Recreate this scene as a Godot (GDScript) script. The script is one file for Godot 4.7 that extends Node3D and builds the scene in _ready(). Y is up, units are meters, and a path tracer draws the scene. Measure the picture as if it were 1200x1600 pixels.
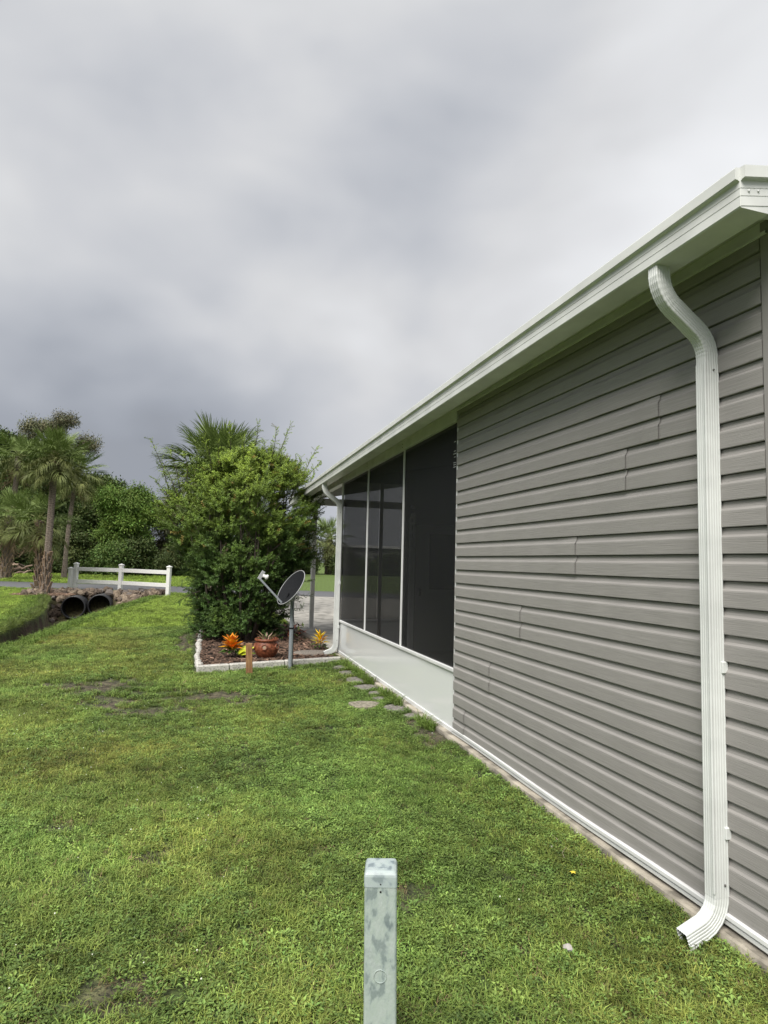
extends Node3D

var rng := RandomNumberGenerator.new()
var fields := FastNoiseLite.new()
var used := {}

# ------------------------------------------------------------------ scene tree helpers
func numbered(called: String) -> String:
	if not used.has(called):
		used[called] = 0
		return called
	used[called] += 1
	return "%s_%03d" % [called, used[called]]

func tag(o: Node, label: String, category := "", group := "", kind := "") -> Node:
	if label: o.set_meta("label", label)
	if category: o.set_meta("category", category)
	if group: o.set_meta("group", group)
	if kind: o.set_meta("kind", kind)
	return o

func thing(called: String, label: String, category: String, at := Vector3.ZERO, turn := 0.0, group := "") -> Node3D:
	var o := Node3D.new()
	o.name = numbered(called)
	add_child(o, true)
	o.position = at
	o.rotation.y = turn
	tag(o, label, category, group)
	return o

func put(called: String, mesh: Mesh, m: Material, parent: Node = null, at := Vector3.ZERO) -> MeshInstance3D:
	var o := MeshInstance3D.new()
	o.mesh = mesh
	if m: o.material_override = m
	o.position = at
	if parent == null:
		o.name = numbered(called)
		add_child(o, true)
	else:
		o.name = called
		parent.add_child(o, true)
		if o.name != called and str(o.name).begins_with("@"):
			o.name = called
	return o

func part(called: String, mesh: Mesh, m: Material, parent: Node, at := Vector3.ZERO) -> MeshInstance3D:
	var o := MeshInstance3D.new()
	o.mesh = mesh
	if m: o.material_override = m
	o.position = at
	var n := called
	var k := 0
	while parent.has_node(NodePath(n)):
		k += 1
		n = "%s_%03d" % [called, k]
	o.name = n
	parent.add_child(o, true)
	return o

# ------------------------------------------------------------------ materials
func lin(r: float, g: float, b: float, a := 1.0) -> Color:
	var c := Color(r, g, b).linear_to_srgb()
	c.a = a
	return c

func mat(c: Color, rough := 0.8, tex: Texture2D = null, scale := 1.0, bump: Texture2D = null, bump_cm := 0.0, triplanar := true) -> StandardMaterial3D:
	var m := StandardMaterial3D.new()
	m.albedo_color = c
	m.roughness = rough
	if tex: m.albedo_texture = tex
	if bump:
		m.heightmap_enabled = true
		m.heightmap_texture = bump
		m.heightmap_scale = bump_cm
	if triplanar and (tex or bump):
		m.uv1_triplanar = true
		m.uv1_world_triplanar = true
		m.uv1_scale = Vector3.ONE * scale
	return m

func leaf_mat(c: Color, back: float, rough := 0.55) -> StandardMaterial3D:
	var m := StandardMaterial3D.new()
	m.albedo_color = c
	m.roughness = rough
	m.vertex_color_use_as_albedo = true
	m.cull_mode = BaseMaterial3D.CULL_DISABLED
	m.backlight_enabled = true
	m.backlight = Color(back, back, back)
	m.metallic_specular = 0.35
	return m

func ntex(sd: int, freq: float, oct: int, stops: Array, size := 512, kind := FastNoiseLite.TYPE_SIMPLEX_SMOOTH, skirt := 0.3) -> NoiseTexture2D:
	var n := FastNoiseLite.new()
	n.seed = sd
	n.noise_type = kind
	n.frequency = freq
	n.fractal_type = FastNoiseLite.FRACTAL_FBM
	n.fractal_octaves = oct
	var t := NoiseTexture2D.new()
	t.width = size
	t.height = size
	t.seamless = true
	t.seamless_blend_skirt = skirt
	t.noise = n
	var g := Gradient.new()
	var offs := PackedFloat32Array()
	var cols := PackedColorArray()
	for s in stops:
		offs.append(s[0])
		cols.append(s[1])
	g.offsets = offs
	g.colors = cols
	t.color_ramp = g
	return t

func grey(v: float) -> Color:
	return Color(v, v, v)

# ------------------------------------------------------------------ mesh helpers
func begin() -> SurfaceTool:
	var st := SurfaceTool.new()
	st.begin(Mesh.PRIMITIVE_TRIANGLES)
	return st

func done(st: SurfaceTool) -> ArrayMesh:
	st.generate_normals()
	return st.commit()

func quad(st: SurfaceTool, a: Vector3, b: Vector3, c: Vector3, d: Vector3) -> void:
	for p in [a, b, c, a, c, d]:
		st.add_vertex(p)

func tri(st: SurfaceTool, a: Vector3, b: Vector3, c: Vector3) -> void:
	st.add_vertex(a)
	st.add_vertex(b)
	st.add_vertex(c)

# convex hull-ish box with chamfered edges along all twelve edges; frame t, half sizes h
func box(st: SurfaceTool, t: Transform3D, size: Vector3, bev := 0.0) -> void:
	st.set_smooth_group(-1)
	var h := size * 0.5
	var b: float = minf(bev, minf(h.x, minf(h.y, h.z)) * 0.9)
	var dirs := [Vector3.RIGHT, Vector3.LEFT, Vector3.UP, Vector3.DOWN, Vector3.BACK, Vector3.FORWARD]
	var face := func(n: Vector3) -> Array:
		var u := Vector3(absf(n.y) + absf(n.z), absf(n.x), 0) if n.z == 0.0 else Vector3(1, 0, 0)
		if absf(n.y) > 0.5: u = Vector3(1, 0, 0)
		elif absf(n.x) > 0.5: u = Vector3(0, 1, 0)
		var v := n.cross(u)
		return [u, v]
	for n in dirs:
		var uv: Array = face.call(n)
		var u: Vector3 = uv[0]
		var v: Vector3 = uv[1]
		var c: Vector3 = n * (h * n.abs()).length()
		var hu: float = (h * u.abs()).length() - b
		var hv: float = (h * v.abs()).length() - b
		quad(st, t * (c - u * hu - v * hv), t * (c - u * hu + v * hv), t * (c + u * hu + v * hv), t * (c + u * hu - v * hv))
	if b <= 0.0: return
	for i in 6:
		for j in range(i + 1, 6):
			var n1: Vector3 = dirs[i]
			var n2: Vector3 = dirs[j]
			if absf(n1.dot(n2)) > 0.5: continue
			var w := n1.cross(n2)
			var h1: float = (h * n1.abs()).length()
			var h2: float = (h * n2.abs()).length()
			var hw: float = (h * w.abs()).length() - b
			var a1: Vector3 = n1 * h1 + n2 * (h2 - b)
			var a2: Vector3 = n1 * (h1 - b) + n2 * h2
			quad(st, t * (a1 - w * hw), t * (a1 + w * hw), t * (a2 + w * hw), t * (a2 - w * hw))
	for sx in [-1.0, 1.0]:
		for sy in [-1.0, 1.0]:
			for sz in [-1.0, 1.0]:
				var p := Vector3(sx * h.x, sy * h.y, sz * h.z)
				var q := [p - Vector3(0, sy * b, sz * b), p - Vector3(sx * b, 0, sz * b), p - Vector3(sx * b, sy * b, 0)]
				if sx * sy * sz > 0: tri(st, t * q[0], t * q[2], t * q[1])
				else: tri(st, t * q[0], t * q[1], t * q[2])

func box_mesh(size: Vector3, bev := 0.0, at := Vector3.ZERO) -> ArrayMesh:
	var st := begin()
	box(st, Transform3D(Basis(), at), size, bev)
	return done(st)

func bar_between(a: Vector3, b: Vector3, w: float, h: float, bev := 0.0) -> ArrayMesh:
	var st := begin()
	box(st, look(a, b), Vector3(w, h, a.distance_to(b)), bev)
	return done(st)

func look(a: Vector3, b: Vector3) -> Transform3D:
	var z := (b - a).normalized()
	var up := Vector3.UP if absf(z.y) < 0.95 else Vector3.RIGHT
	var x := up.cross(z).normalized()
	return Transform3D(Basis(x, z.cross(x), z), (a + b) * 0.5)

# round tube along a path, one radius per point
func tube(st: SurfaceTool, path: Array, radii: Array, sides := 8, cap := true, jitter := 0.0, col := Color.WHITE) -> void:
	st.set_smooth_group(1)
	st.set_color(col)
	var rings := []
	var ref := Vector3.RIGHT
	for i in path.size():
		var t: Vector3 = (path[mini(i + 1, path.size() - 1)] - path[maxi(i - 1, 0)]).normalized()
		if absf(t.dot(ref)) > 0.95: ref = Vector3.BACK if absf(t.z) < 0.9 else Vector3.UP
		var u := (ref - t * ref.dot(t)).normalized()
		var v := t.cross(u)
		ref = u
		var ring := []
		for k in sides:
			var a := TAU * k / sides
			var r: float = radii[i] * (1.0 + jitter * rng.randf_range(-1, 1))
			ring.append(path[i] + (u * cos(a) + v * sin(a)) * r)
		rings.append(ring)
	for i in path.size() - 1:
		for k in sides:
			var l := (k + 1) % sides
			quad(st, rings[i][k], rings[i][l], rings[i + 1][l], rings[i + 1][k])
	if cap:
		st.set_smooth_group(-1)
		for k in sides:
			var l := (k + 1) % sides
			tri(st, path[0], rings[0][l], rings[0][k])
			var e := path.size() - 1
			tri(st, path[e], rings[e][k], rings[e][l])

func lathe(st: SurfaceTool, prof: Array, sides: int, smooth := true, t := Transform3D()) -> void:
	st.set_smooth_group(1 if smooth else -1)
	for i in prof.size() - 1:
		for k in sides:
			var a := TAU * k / sides
			var b := TAU * (k + 1) / sides
			var p: Vector2 = prof[i]
			var q: Vector2 = prof[i + 1]
			quad(st, t * Vector3(p.x * cos(a), p.y, p.x * sin(a)), t * Vector3(q.x * cos(a), q.y, q.x * sin(a)), t * Vector3(q.x * cos(b), q.y, q.x * sin(b)), t * Vector3(p.x * cos(b), p.y, p.x * sin(b)))

# extrude an open or closed outline (x, y) between two frames
func extrude(st: SurfaceTool, outline: Array, frames: Array, closed := false, caps := false) -> void:
	st.set_smooth_group(-1)
	var n := outline.size()
	for f in frames.size() - 1:
		var t0: Transform3D = frames[f]
		var t1: Transform3D = frames[f + 1]
		for i in (n if closed else n - 1):
			var p: Vector2 = outline[i]
			var q: Vector2 = outline[(i + 1) % n]
			quad(st, t0 * Vector3(p.x, p.y, 0), t1 * Vector3(p.x, p.y, 0), t1 * Vector3(q.x, q.y, 0), t0 * Vector3(q.x, q.y, 0))
	if caps:
		var idx := Geometry2D.triangulate_polygon(PackedVector2Array(outline))
		for e in [0, frames.size() - 1]:
			var t: Transform3D = frames[e]
			for i in range(0, idx.size(), 3):
				var a: Vector2 = outline[idx[i]]
				var b: Vector2 = outline[idx[i + 1]]
				var c: Vector2 = outline[idx[i + 2]]
				tri(st, t * Vector3(a.x, a.y, 0), t * Vector3(b.x, b.y, 0), t * Vector3(c.x, c.y, 0))

# ------------------------------------------------------------------ scattered copies
class Scatter:
	var data := PackedFloat32Array()
	var count := 0
	func add(at: Vector3, b: Basis, c: Color) -> void:
		data.append_array(PackedFloat32Array([b.x.x, b.y.x, b.z.x, at.x, b.x.y, b.y.y, b.z.y, at.y, b.x.z, b.y.z, b.z.z, at.z, c.r, c.g, c.b, 1.0]))
		count += 1

func scatter_node(called: String, s: Scatter, mesh: Mesh, m: Material, parent: Node = null) -> MultiMeshInstance3D:
	var mm := MultiMesh.new()
	mm.transform_format = MultiMesh.TRANSFORM_3D
	mm.use_colors = true
	mm.mesh = mesh
	mm.instance_count = s.count
	mm.buffer = s.data
	var o := MultiMeshInstance3D.new()
	o.multimesh = mm
	o.material_override = m
	o.set_meta("kind", "stuff")
	if parent == null:
		o.name = numbered(called)
		add_child(o, true)
	else:
		o.name = called
		parent.add_child(o, true)
	return o

func turned(yaw: float, tilt: float, s: float) -> Basis:
	var tilt_dir := rng.randf() * TAU
	return Basis(Vector3(cos(tilt_dir), 0, sin(tilt_dir)), tilt) * Basis(Vector3.UP, yaw) * Basis().scaled(Vector3.ONE * s)

# ------------------------------------------------------------------ terrain
func slope_height(z: float) -> float:
	return clampf(-(z + 2.0) * 0.01, 0.0, 0.28)

func piece(z: float, keys: Array) -> float:
	if z >= keys[0][0]: return keys[0][1]
	for i in keys.size() - 1:
		if z >= keys[i + 1][0]:
			return lerpf(keys[i][1], keys[i + 1][1], (keys[i][0] - z) / (keys[i][0] - keys[i + 1][0]))
	return keys[-1][1]

const BANK_LEFT := [[-6.0, -3.35], [-10.6, -3.4], [-13.3, -3.5], [-16.0, -3.55], [-18.0, -3.8], [-21.0, -4.35], [-23.0, -4.75], [-26.0, -4.75]]
const BANK_RIGHT := [[-6.0, -2.9], [-10.6, -2.75], [-13.3, -2.55], [-16.0, -2.2], [-18.0, -1.98], [-21.0, -1.5], [-23.0, -1.2], [-26.0, -1.0]]

func ditch(x: float, z: float) -> float:
	if z < -24.5: return 0.0
	var l := piece(z, BANK_LEFT) + 0.1 * fields.get_noise_1d(z * 90.0) + 0.05 * fields.get_noise_1d(z * 330.0)
	var r := piece(z, BANK_RIGHT)
	if x < l or x > r: return 0.0
	var deep: float = lerpf(0.55, 0.85, clampf((-10.0 - z) / 13.0, 0, 1))
	deep *= 1.0 - smoothstep(-23.0, -24.4, z) if z < -23.0 else 1.0
	var rise := (r - l) * 0.5
	return -deep * smoothstep(0.0, 0.14, x - l) * smoothstep(0.0, rise, r - x)

func ground_height(x: float, z: float) -> float:
	var h := slope_height(z) + ditch(x, z)
	if z > -20.0 and x < 1.7:
		h += 0.018 * fields.get_noise_2d(x * 55.0, z * 55.0) * smoothstep(-20.0, -16.0, z) * smoothstep(1.7, 1.0, x)
	if x > 1.5 and z > -9.5: h += 0.035 * smoothstep(1.75, 2.1, x) * smoothstep(-9.5, -8.6, z)
	return h

const STONES := [[2.0, -8.45, 0.13, 0.17, "dark flagstone nearest the planting bed beside the slab"], [2.02, -8.04, 0.14, 0.2, "flagstone second from the planting bed along the porch"], [2.02, -7.58, 0.15, 0.22, "light flagstone third from the planting bed along the porch"], [2.0, -7.15, 0.16, 0.19, "wide flagstone fourth from the planting bed along the porch"], [2.02, -6.82, 0.1, 0.13, "small dark flagstone beside the large pale outlying one"], [2.0, -6.55, 0.08, 0.1, "smallest flagstone right of the large pale outlying one"], [2.03, -6.1, 0.12, 0.2, "flagstone second from the siding along the porch"], [2.09, -5.78, 0.09, 0.13, "flagstone nearest the siding along the porch"], [1.76, -6.36, 0.19, 0.15, "large pale flagstone lying out in the lawn"]]

# bare earth showing through the lawn, 0 to 1
const BARE := [[-0.98, -7.75, 0.5, 0.5], [-0.35, -6.55, 0.48, 0.24], [-0.8, -6.95, 0.3, 0.3], [0.3, -7.05, 0.7, 0.25], [-0.2, -7.35, 0.5, 0.12], [0.55, -6.75, 0.3, 0.1], [-0.23, -2.52, 0.13, 0.09], [-0.1, -11.2, 0.18, 1.5], [2.06, -5.2, 0.16, 0.55], [1.4, -5.6, 0.3, 0.1], [-1.5, -7.9, 0.3, 0.12], [-1.2, -3.4, 0.2, 0.1]]
func bareness(x: float, z: float) -> float:
	var b := 0.0
	for p in BARE:
		var d := Vector2((x - p[0]) / p[2], (z - p[1]) / p[3]).length()
		b = maxf(b, 1.0 - smoothstep(0.5, 1.25, d + 0.95 * fields.get_noise_2d(x * 170.0, z * 260.0)))
	b = maxf(b, smoothstep(0.34, 0.6, fields.get_noise_2d(x * 70.0 + 300.0, z * 70.0)) * 0.7)
	return b

func kind_of_lawn(x: float, z: float) -> float:   # 0 fine yellow-green grass, 1 dark leafy weeds
	return clampf(0.42 + 0.9 * fields.get_noise_2d(x * 24.0 + 90.0, z * 24.0) + 0.35 * fields.get_noise_2d(x * 120.0, z * 120.0 + 70.0) + 0.13 * (x - 0.3) + (0.0 if z > -9.0 else -0.3), 0.0, 1.0)

func road_edge(x: float, off: float) -> float:
	return -24.5 + 0.38 * x - off

func in_bed(x: float, z: float) -> bool:
	return x > 0.02 and z < -8.42 - 0.27 * x and z > -14.2 and x < 2.25

func in_slab(x: float, z: float) -> bool:
	return x > 2.13 or (z < -14.0 and x > 2.13 + (-14.0 - z) * 0.02)

func lawn_here(x: float, z: float) -> bool:
	if x > 1.55 and z < -5.6 and z > -8.7:
		for s in STONES:
			if Vector2((x - s[0]) / s[2], (z - s[1]) / s[3]).length() < 0.8: return false
	if in_slab(x, z) or in_bed(x, z): return false
	if z < road_edge(x, 0.0) and z > road_edge(x, 4.6): return false
	if z < -22.6 and z > -24.9 and x > -5.2 and x < -0.9: return false
	if z > -22.6 and z < -6.0:
		var dd := ditch(x, z)
		if dd < -0.2 or (dd < -0.03 and x < (piece(z, BANK_LEFT) + piece(z, BANK_RIGHT)) * 0.5): return false
	return true

# ------------------------------------------------------------------ grass meshes
func blade(st: SurfaceTool, base: Vector3, dir: Vector3, length: float, bend: float, w: float, c: Color) -> void:
	var side := Vector3(-dir.z, 0, dir.x) * w * 0.5
	var a := base
	var b := base + dir * length * 0.35 * bend + Vector3.UP * length * 0.55
	var e := base + dir * length * bend + Vector3.UP * length * (0.95 - 0.4 * bend)
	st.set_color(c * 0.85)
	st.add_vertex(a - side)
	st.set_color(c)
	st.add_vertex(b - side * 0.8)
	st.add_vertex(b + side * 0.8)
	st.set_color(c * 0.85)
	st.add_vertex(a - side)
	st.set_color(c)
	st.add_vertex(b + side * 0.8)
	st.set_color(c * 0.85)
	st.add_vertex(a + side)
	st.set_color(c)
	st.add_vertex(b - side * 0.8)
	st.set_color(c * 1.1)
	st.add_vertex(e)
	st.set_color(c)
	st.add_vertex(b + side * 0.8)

func leaf(st: SurfaceTool, base: Vector3, dir: Vector3, up: Vector3, length: float, w: float, c: Color, fold := 0.25, droop := 0.15) -> void:
	var side := dir.cross(up).normalized() * w * 0.5
	var nrm := side.cross(dir).normalized()
	if nrm.dot(up) < 0: nrm = -nrm
	var mid := base + dir * length * 0.45 - nrm * 0.0
	var tip := base + dir * length - nrm * droop * length
	var lift := nrm * fold * w
	st.set_color(c)
	for p in [base, mid + side + lift, mid, base, mid, mid - side + lift, mid, mid + side + lift, tip, mid, tip, mid - side + lift]:
		st.add_vertex(p)

func make_tuft(blades: int, spread: float, length: float, w: float, sd: int) -> ArrayMesh:
	rng.seed = sd
	var st := begin()
	st.set_smooth_group(-1)
	for i in blades:
		var a := rng.randf() * TAU
		var d := Vector3(cos(a), 0, sin(a))
		var o := Vector3(rng.randf_range(-1, 1), 0, rng.randf_range(-1, 1)) * spread
		var v := rng.randf_range(0.75, 1.2)
		var c := Color(v * rng.randf_range(0.9, 1.15), v, v * 0.9)
		if rng.randf() < 0.1: c = Color(1.7, 1.15, 1.3)
		blade(st, o, d, length * rng.randf_range(0.55, 1.25), rng.randf_range(0.35, 1.15), w * rng.randf_range(0.7, 1.2), c)
	return done(st)

func make_weed(leaves: int, reach: float, size: float, sd: int) -> ArrayMesh:
	rng.seed = sd
	var st := begin()
	st.set_smooth_group(-1)
	for i in leaves:
		var a := rng.randf() * TAU
		var e := rng.randf_range(0.1, 0.9)
		var d := Vector3(cos(a) * cos(e), sin(e), sin(a) * cos(e))
		var o := Vector3(cos(a), 0, sin(a)) * reach * rng.randf() + Vector3.UP * rng.randf_range(0.006, 0.03)
		var v := rng.randf_range(0.75, 1.3)
		leaf(st, o, d, Vector3.UP + d * 0.01, size * rng.randf_range(0.6, 1.3), size * rng.randf_range(0.4, 0.65), Color(v, v, v), 0.2, 0.3)
	return done(st)

# ------------------------------------------------------------------ palms
func frond_mesh(stalk: float, reach: float, droop: float, sd: int, tint: Color, stalk_tint: Color, n := 72, ragged := 0.1, fan := 2.3) -> ArrayMesh:
	rng.seed = sd
	var st := begin()
	var path := []
	var radii := []
	for i in 6:
		var t := i / 5.0
		path.append(Vector3(stalk * t, -0.22 * droop * stalk * t * t, 0))
		radii.append(lerpf(0.03, 0.012, t))
	tube(st, path, radii, 5, false, 0.0, stalk_tint)
	# costa curving down beyond the stalk
	var costa := []
	for i in 7:
		var t := i / 6.0
		costa.append(path[5] + Vector3(reach * 0.5 * t, -0.1 * droop * reach * t - 0.3 * droop * reach * t * t, 0))
	st.set_smooth_group(-1)
	for i in n:
		var s := (i / float(n - 1)) * 2.0 - 1.0
		var f := 1.0 - absf(s)
		var o: Vector3 = costa[int(f * 5.99)]
		var ang := s * fan * (1.0 - 0.25 * f) + rng.randf_range(-0.05, 0.05)
		var d := Vector3(cos(ang), 0.2 * absf(s) + rng.randf_range(-0.1, 0.1), sin(ang)).normalized()
		var l := reach * rng.randf_range(0.78, 1.0) * (0.62 + 0.3 * f)
		if rng.randf() < ragged: l *= 0.5
		var w := 0.024 * rng.randf_range(0.8, 1.2)
		var side := Vector3(-d.z, 0, d.x).normalized() * w * 0.5
		var fall := droop * rng.randf_range(0.5, 1.25)
		var p0 := o
		var p1 := o + d * l * 0.38 + Vector3.DOWN * fall * l * 0.03
		var p2 := o + d * l * 0.72 + Vector3.DOWN * fall * l * 0.2
		var p3 := o + d * l * (0.98 - 0.12 * fall) + Vector3.DOWN * fall * l * 0.55
		var lift := Vector3.UP * w * 0.35
		var v := rng.randf_range(0.78, 1.2)
		st.set_color(Color(tint.r * v, tint.g * v, tint.b * v))
		for sg in [-1.0, 1.0]:
			quad(st, p0, p1, p1 + side * sg + lift, p0 + side * sg * 0.4)
			quad(st, p1, p2, p2 + side * sg * 0.75 + lift * 0.6, p1 + side * sg + lift)
			tri(st, p2, p3, p2 + side * sg * 0.75 + lift * 0.6)
	return done(st)

var fronds_green := []
var fronds_dead := []
var m_frond: StandardMaterial3D
var m_bark: StandardMaterial3D
var m_boot: StandardMaterial3D

func palm(called: String, label: String, at: Vector3, height: float, radius: float, lean: Vector2, size: float, count: int, dead: int, sd: int, boots := 0.0, tint := 1.0, low := -0.75) -> Node3D:
	var o := thing(called, label, "palm tree", at, 0.0, "")
	rng.seed = sd
	var path := []
	var radii := []
	for i in 15:
		var t := i / 14.0
		path.append(Vector3(lean.x * t * t, height * t - 0.1 * (1.0 if i == 0 else 0.0), lean.y * t * t))
		radii.append(radius * (1.0 + 0.5 * exp(-t * height * 1.6)) * (1.0 + 0.05 * rng.randf_range(-1, 1)) * (1.12 if t > 0.93 else 1.0))
	var st := begin()
	tube(st, path, radii, 12, true, 0.04)
	part("trunk", done(st), m_bark, o)
	if boots > 0.0:
		var b := begin()
		var y := 0.0
		var k := 0
		while y < height * boots:
			var a := k * 2.4
			var t := y / height
			var c := Vector3(lean.x * t * t, y, lean.y * t * t)
			var r := radius * (1.0 + 0.5 * exp(-y * 1.6))
			var d := Vector3(cos(a), 0, sin(a))
			var v := rng.randf_range(0.7, 1.25)
			b.set_color(Color(v, v, v))
			var tip := c + d * (r + rng.randf_range(0.02, 0.13) * (0.5 if boots < 0.3 else 1.0)) + Vector3.UP * rng.randf_range(0.16, 0.3)
			box(b, look(c + d * r * 0.85, tip), Vector3(rng.randf_range(0.07, 0.12), 0.03, (tip - c - d * r * 0.85).length()), 0.008)
			k += 1
			y += 0.035
		part("leaf_boots", done(b), m_boot, o).set_meta("kind", "stuff")
	var top := Vector3(lean.x, height, lean.y)
	for i in count:
		var t := (i + 0.5) / count
		var e := lerpf(1.45, low, pow(t, 0.85)) + rng.randf_range(-0.1, 0.1)
		var a := i * 2.39996 + rng.randf_range(-0.2, 0.2)
		var f: Mesh = fronds_green[(0 if e > 0.75 else 1 if e > 0.1 else 2) * 2 + (i % 2)]
		var n := part("frond", f, m_frond, o, top + Vector3.UP * 0.06 * e)
		n.basis = Basis(Vector3.UP, a) * Basis(Vector3.BACK, e) * Basis(Vector3.RIGHT, rng.randf_range(-0.5, 0.5)) * Basis().scaled(Vector3.ONE * size * rng.randf_range(0.85, 1.1) * (0.8 if e > 1.1 else 1.0))
	for i in dead:
		var a := i * 2.2 + rng.randf() * 0.8
		var n := part("dead_frond", fronds_dead[i % 2], m_frond, o, top - Vector3.UP * 0.12)
		n.basis = Basis(Vector3.UP, a) * Basis(Vector3.BACK, rng.randf_range(-1.4, -1.05)) * Basis().scaled(Vector3.ONE * size * rng.randf_range(0.75, 0.95))
	return o

# ------------------------------------------------------------------ broadleaf trees
func clump_mesh(leaves: int, reach: float, length: float, w: float, sd: int) -> ArrayMesh:
	rng.seed = sd
	var st := begin()
	st.set_smooth_group(-1)
	for i in leaves:
		var p := Vector3(rng.randfn(), rng.randfn(), rng.randfn()) * reach * 0.45
		var d := (p.normalized() + Vector3(rng.randf_range(-1, 1), rng.randf_range(-0.7, 0.9), rng.randf_range(-1, 1)) * 0.8).normalized()
		var v := rng.randf_range(0.7, 1.3)
		var up := Vector3(rng.randf_range(-0.7, 0.7), 1, rng.randf_range(-0.7, 0.7))
		leaf(st, p, d, up, length * rng.randf_range(0.7, 1.25), w * rng.randf_range(0.75, 1.2), Color(v, v, v), 0.15, 0.2)
	return done(st)

var tree_clumps := []
var m_tree_leaf: StandardMaterial3D
var m_wood: StandardMaterial3D

func tree(called: String, label: String, at: Vector3, height: float, radius: float, base: float, lobes: int, color: Color, sd: int, density := 1.0, group := "", clump := 0, spread := 1.0) -> Node3D:
	var o := thing(called, label, "tree" if height > 3.0 else "bush", at, 0.0, group)
	rng.seed = sd
	var st := begin()
	var trunk := []
	var tr := []
	var bend := Vector3(rng.randf_range(-0.5, 0.5), 0, rng.randf_range(-0.4, 0.4))
	for i in 7:
		var t := i / 6.0
		trunk.append(Vector3(0, height * 0.8 * t - 0.05, 0) + bend * sin(t * 2.5))
		tr.append(lerpf(height * 0.022, height * 0.006, t))
	tube(st, trunk, tr, 7, true, 0.06)
	var sc := Scatter.new()
	for i in lobes:
		var t := (i + 0.5) / lobes
		var a := i * 2.4 + rng.randf_range(-0.4, 0.4)
		var y := lerpf(base, height * 0.86, t)
		var wide := radius * sqrt(maxf(0.05, 1.0 - pow((t - 0.42) / 0.68, 2.0)))
		var off: float = wide * rng.randf_range(0.2, 1.0) * spread
		var c := Vector3(cos(a) * off, y, sin(a) * off) + bend * 0.6
		var lr := radius * rng.randf_range(0.2, 0.45)
		tube(st, [trunk[clampi(int(t * 5.0), 1, 5)], (trunk[clampi(int(t * 5.0), 1, 5)] + c) * 0.5 + Vector3.UP * 0.15, c], [height * 0.008, height * 0.005, 0.01], 5, false)
		var v := rng.randf_range(0.8, 1.2)
		for k in int(density * lr * lr * 210.0):
			var d := Vector3(rng.randfn(), rng.randfn() * 0.85, rng.randfn()).normalized()
			var rr := pow(rng.randf(), 0.35)
			var p := c + d * lr * rr * Vector3(1.15, 0.75, 1.15)
			if p.y < 0.1: continue
			if fields.get_noise_3d(p.x * 60.0 + sd, p.y * 60.0, p.z * 60.0) > 0.22: continue
			var u := v * rng.randf_range(0.75, 1.25)
			sc.add(p, turned(rng.randf() * TAU, rng.randf_range(0, 0.8), rng.randf_range(0.75, 1.3)), Color(color.r * u * rng.randf_range(0.85, 1.2), color.g * u, color.b * u))
	part("trunk", done(st), m_wood, o)
	scatter_node("crown", sc, tree_clumps[clump], m_tree_leaf, o)
	return o

func add_normal_rock(sd: int, flat := 0.7) -> ArrayMesh:
	rng.seed = sd
	var pts := []
	var st := begin()
	st.set_smooth_group(-1)
	var n := FastNoiseLite.new()
	n.seed = sd
	n.frequency = 0.9
	var at := func(i: int, j: int) -> Vector3:
		var th := PI * j / 4.0
		var ph := TAU * (i % 6) / 6.0 + (0.5 if j % 2 == 1 else 0.0)
		var d := Vector3(sin(th) * cos(ph), cos(th) * flat, sin(th) * sin(ph))
		return d * (0.5 + 0.28 * n.get_noise_3dv(d * 1.6))
	for j in 4:
		for i in 6:
			if j == 0: tri(st, at.call(0, 0), at.call(i + 1, 1), at.call(i, 1))
			elif j == 3: tri(st, at.call(i, 3), at.call(i + 1, 3), at.call(0, 4))
			else: quad(st, at.call(i, j), at.call(i + 1, j), at.call(i + 1, j + 1), at.call(i, j + 1))
	return done(st)

# ================================================================== the scene
func _ready() -> void:
	fields.seed = 7
	fields.noise_type = FastNoiseLite.TYPE_SIMPLEX_SMOOTH
	fields.frequency = 0.02
	fields.fractal_octaves = 3
	# camera
	var yaw := deg_to_rad(16.925)
	var pitch := deg_to_rad(4.78)
	var roll := deg_to_rad(1.457)
	var fwd := Vector3(sin(yaw) * cos(pitch), sin(pitch), -cos(yaw) * cos(pitch))
	var right := fwd.cross(Vector3.UP).normalized()
	var up := right.cross(fwd)
	var cam := Camera3D.new()
	cam.name = "camera"
	cam.basis = Basis(right * cos(roll) + up * sin(roll), up * cos(roll) - right * sin(roll), -fwd)
	cam.position = Vector3(0, 1.55, 0)
	cam.fov = 79.61
	cam.near = 0.05
	cam.far = 1500.0
	cam.current = true
	add_child(cam)
	# sky, sun, exposure
	var env := Environment.new()
	env.background_mode = Environment.BG_SKY
	env.sky = Sky.new()
	env.sky.sky_material = make_sky()
	env.background_energy_multiplier = 1.0
	env.tonemap_mode = Environment.TONE_MAPPER_LINEAR
	env.tonemap_exposure = 3.5
	env.sdfgi_enabled = true
	env.ssao_enabled = true
	env.ssil_enabled = true
	var we := WorldEnvironment.new()
	we.name = "environment"
	we.environment = env
	add_child(we)
	var sun := DirectionalLight3D.new()
	sun.name = "sun"
	sun.light_energy = 0.5
	sun.light_angular_distance = 38.0
	sun.light_color = Color(1.0, 0.98, 0.95)
	sun.shadow_enabled = true
	var to_sun := Vector3(-0.42, 0.82, 0.5).normalized()
	sun.basis = Basis.looking_at(-to_sun)
	add_child(sun)

	prepare_plants()
	build_ground()
	build_house()
	build_garden()
	build_culvert()
	build_fence()
	build_background()
	build_lawn()
	build_details()

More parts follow.
